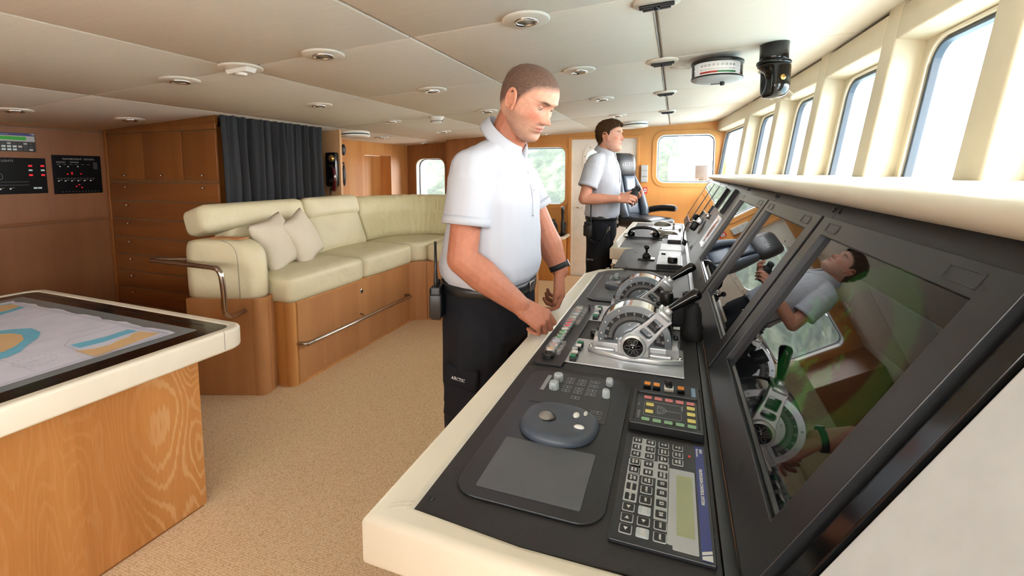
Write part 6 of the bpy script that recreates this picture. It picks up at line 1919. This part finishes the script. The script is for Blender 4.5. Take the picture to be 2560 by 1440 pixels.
spec2 = dict(pos=(p2x, p2y), yaw=-8, skin=hx('dba993'), armskin=hx('c88e74'), hair=hx('4a3526'), brow=hx('5a4230'), stubble=.30, w=.98,
             hairline=crop2, haircov=1, hairoff=off2, hairmat='hairbrown', lid=14, gaze=(1, .1, .02), headmx=head2,
             tufts=lambda p, n: (Vector((.35, 0, .35)) if p.x > .0 and p.z > .05 else Vector((-.25, 0, -.6))),
             cuff=.66, sleeve=(.074, .072), chest_z=1.52, collar_r=.063,
             core=((.0, 0, 1.48), (0, 0, 1.12)),
             j=dict(shR=(-.585, 3.505, 1.575), elR=(-.655, 3.43, 1.298), wrR=(-.410, 3.475, 1.302), shL=(-.545, 3.865, 1.575), elL=(-.545, 3.905, 1.32), wrL=(-.375, 3.70, 1.305),
                    neck=(-.548, 3.675, 1.660), skull=(-.520, 3.665, 1.75),
                    hip1=(-.56, 3.775, 1.05)),
             torso=[(-.01, 0, .118, .155, 1.135), (-.01, 0, .134, .165, 1.165), (-.005, 0, .132, .164, 1.22), (0, 0, .126, .163, 1.32), (.006, 0, .128, .175, 1.42), (.006, 0, .122, .188, 1.50), (.004, 0, .105, .180, 1.565), (.004, 0, .082, .13, 1.62), (.01, 0, .062, .08, 1.655)],
             hips=[(-.015, 0, .09, .11, .92), (-.015, 0, .118, .155, .99), (-.015, 0, .122, .162, 1.06), (-.01, 0, .116, .155, 1.12), (-.01, 0, .115, .153, 1.165)], belt_z=1.142, leg=(.094, .076, .072),
             handR=hR2, handL=hL2, shirtmat='polo',
             front=lambda L: [L(.077, 0, 1.63), L(.108, 0, 1.58), L(.131, 0, 1.50), L(.139, 0, 1.42)])
spec2['j'].update({'hip-1': (-.565, 3.585, 1.05), 'kn-1': (-.575, 3.57, .56), 'ft-1': (-.60, 3.56, .09), 'kn1': (-.57, 3.79, .56), 'ft1': (-.57, 3.82, .09)})
per2, inv2, L2, Lm2, lat2, fwd2 = person('slim brown-haired officer in white polo standing farther away, gazing out right', spec2)
radio(per2, inv2, frame(L2(-.060, -.185, 1.06), (.95, -.2, 0), (.2, .95, 0)))
b = B(inv2).mat('black')
cc_ = [L2(-.05, -.205, 1.07), L2(-.04, -.215, .985), L2(.0, -.20, .955), L2(.045, -.175, .985), L2(.07, -.155, 1.03)]
pts = []
for k in range(4):
    for i in range(26):
        p = cc_[k].lerp(cc_[k + 1], i / 26); a = (k * 26 + i) * 1.2
        pts.append(p + Vector((0, .008 * math.cos(a), .008 * math.sin(a))))
b.tube(pts, .003, 5); b.build('radio_cord', per2)
b = B(inv2).mat('chrome'); b.tube([L2(.075, -.16, 1.03), L2(.085, -.16, 1.06), L2(.10, -.157, 1.085), L2(.104, -.156, 1.07), L2(.09, -.158, 1.05)], .0025, 6); b.build('cord_clip', per2)
pk = frame((-.605, 3.470, .83), (.98, -.02, -.04), (.04, .0, 1))
b = B(inv2 @ pk).mat('textwhite'); serif(b, 'ARCTIC', .0108, T(0, 0, .018)); b.build('trouser_lettering', per2)
t = binoculars('binoculars', 'black binoculars held in the slim officer hands at chest height', frame((-.345, 3.585, 1.275), (-.10, .98, .1), (-.80, -.15, .55)), 'binoculars in the wheelhouse', .95)
# ================================================================ helm chair beyond the console
t = thing('helm_chair', 'black leather helm chair with ARCTIC on the headrest, beyond the far end of the console', 'chair', (-.50, 5.80, 0), -35)
b = B().mat('chairleather')
# backrest: centre panel and bolsters, chair faces local +x
def sweep(b, pts, halfw, halft, n=20, e=3.0):
    rings = []
    for i, (p, w_, t_, ang) in enumerate(pts):
        ring = []
        for k in range(n):
            a = k * 2 * PI / n; c, s_ = math.cos(a), math.sin(a)
            u = math.copysign(abs(c) ** (2 / e), c) * t_; v = math.copysign(abs(s_) ** (2 / e), s_) * w_
            ring.append((p[0] + u * math.cos(R(ang)), p[1] + v, p[2] - u * math.sin(R(ang))))
        rings.append(ring)
    b.loft(rings)
sweep(b, [((-.03, 0, .93), .19, .05, 12), ((-.05, 0, 1.0), .225, .065, 12), ((-.085, 0, 1.15), .225, .06, 12), ((-.12, 0, 1.30), .19, .055, 12), ((-.145, 0, 1.42), .155, .05, 12), ((-.155, 0, 1.48), .13, .045, 12)], 0, 0)
b.build('backrest', t)
b = B().mat('chairleather'); cushion(b, (.19, .20, .05), frame((-.055, 0, 1.36), (0, 1, 0), (-.2, 0, 1)), .022, .010); b.build('lumbar_pad', t)
b = B().mat('chairleather'); cushion(b, (.22, .26, .05), frame((-.018, 0, 1.11), (0, 1, 0), (-.2, 0, 1)), .022, .012); b.build('lumbar_pad', t)
b = B().mat('black'); b.box((-.020, 0, 1.255), (.012, .17, .008), bev=.003); b.build('piping', t)
for s_ in (-1, 1):
    b = B().mat('chairleather'); b.tube([(.06, s_ * .175, .95), (.03, s_ * .20, 1.05), (-.02, s_ * .185, 1.22), (-.07, s_ * .15, 1.36), (-.11, s_ * .125, 1.46)], [.045, .052, .045, .036, .03], 14, sub=3); b.build('side_bolster', t)
b = B().mat('headrest')
sweep(b, [((-.15, 0, 1.455), .13, .05, 5), ((-.148, 0, 1.475), .16, .070, 5), ((-.142, 0, 1.52), .172, .080, 4), ((-.142, 0, 1.60), .176, .082, 4), ((-.148, 0, 1.68), .168, .078, 4), ((-.155, 0, 1.725), .145, .06, 4), ((-.16, 0, 1.742), .11, .035, 4)], 0, 0)
b.build('headrest', t)
b = B().mat('lgrey'); serif(b, 'ARCTIC', .040, frame((-.0600, -.028, 1.60), (0, 1, 0), (-.03, 0, 1)), .0012); b.build('headrest_lettering', t)
b = B().mat('leatherblack'); cushion(b, (.52, .50, .11), T(.20, 0, .90), .045, .025); b.build('seat', t)
for s_ in (-1, 1):
    if s_ > 0:
        b = B().mat('leatherblack'); b.tube([(-.02, s_ * .29, .99), (.05, s_ * .295, 1.03), (.22, s_ * .295, 1.06), (.37, s_ * .295, 1.065), (.42, s_ * .295, 1.055)], [.030, .040, .040, .042, .030], 14, sub=3); b.build('armrest', t)
    b = B().mat('black'); b.box((-.02, s_ * .262, .93), (.06, .035, .20), bev=.01); b.mat('lgrey').cyl(.022, 0, .004, frame((.01, s_ * .281, .90), (1, 0, 0), (0, 0, 1 * s_)), 16); b.build('recline_bracket', t)
b = B().mat('black'); b.cyl(.06, .06, .84, T(.2, 0, 0), 24); b.cyl(.24, 0, .03, T(.2, 0, 0), 32, .006); b.box((.2, 0, .825), (.34, .30, .035), bev=.01); b.build('pedestal', t)
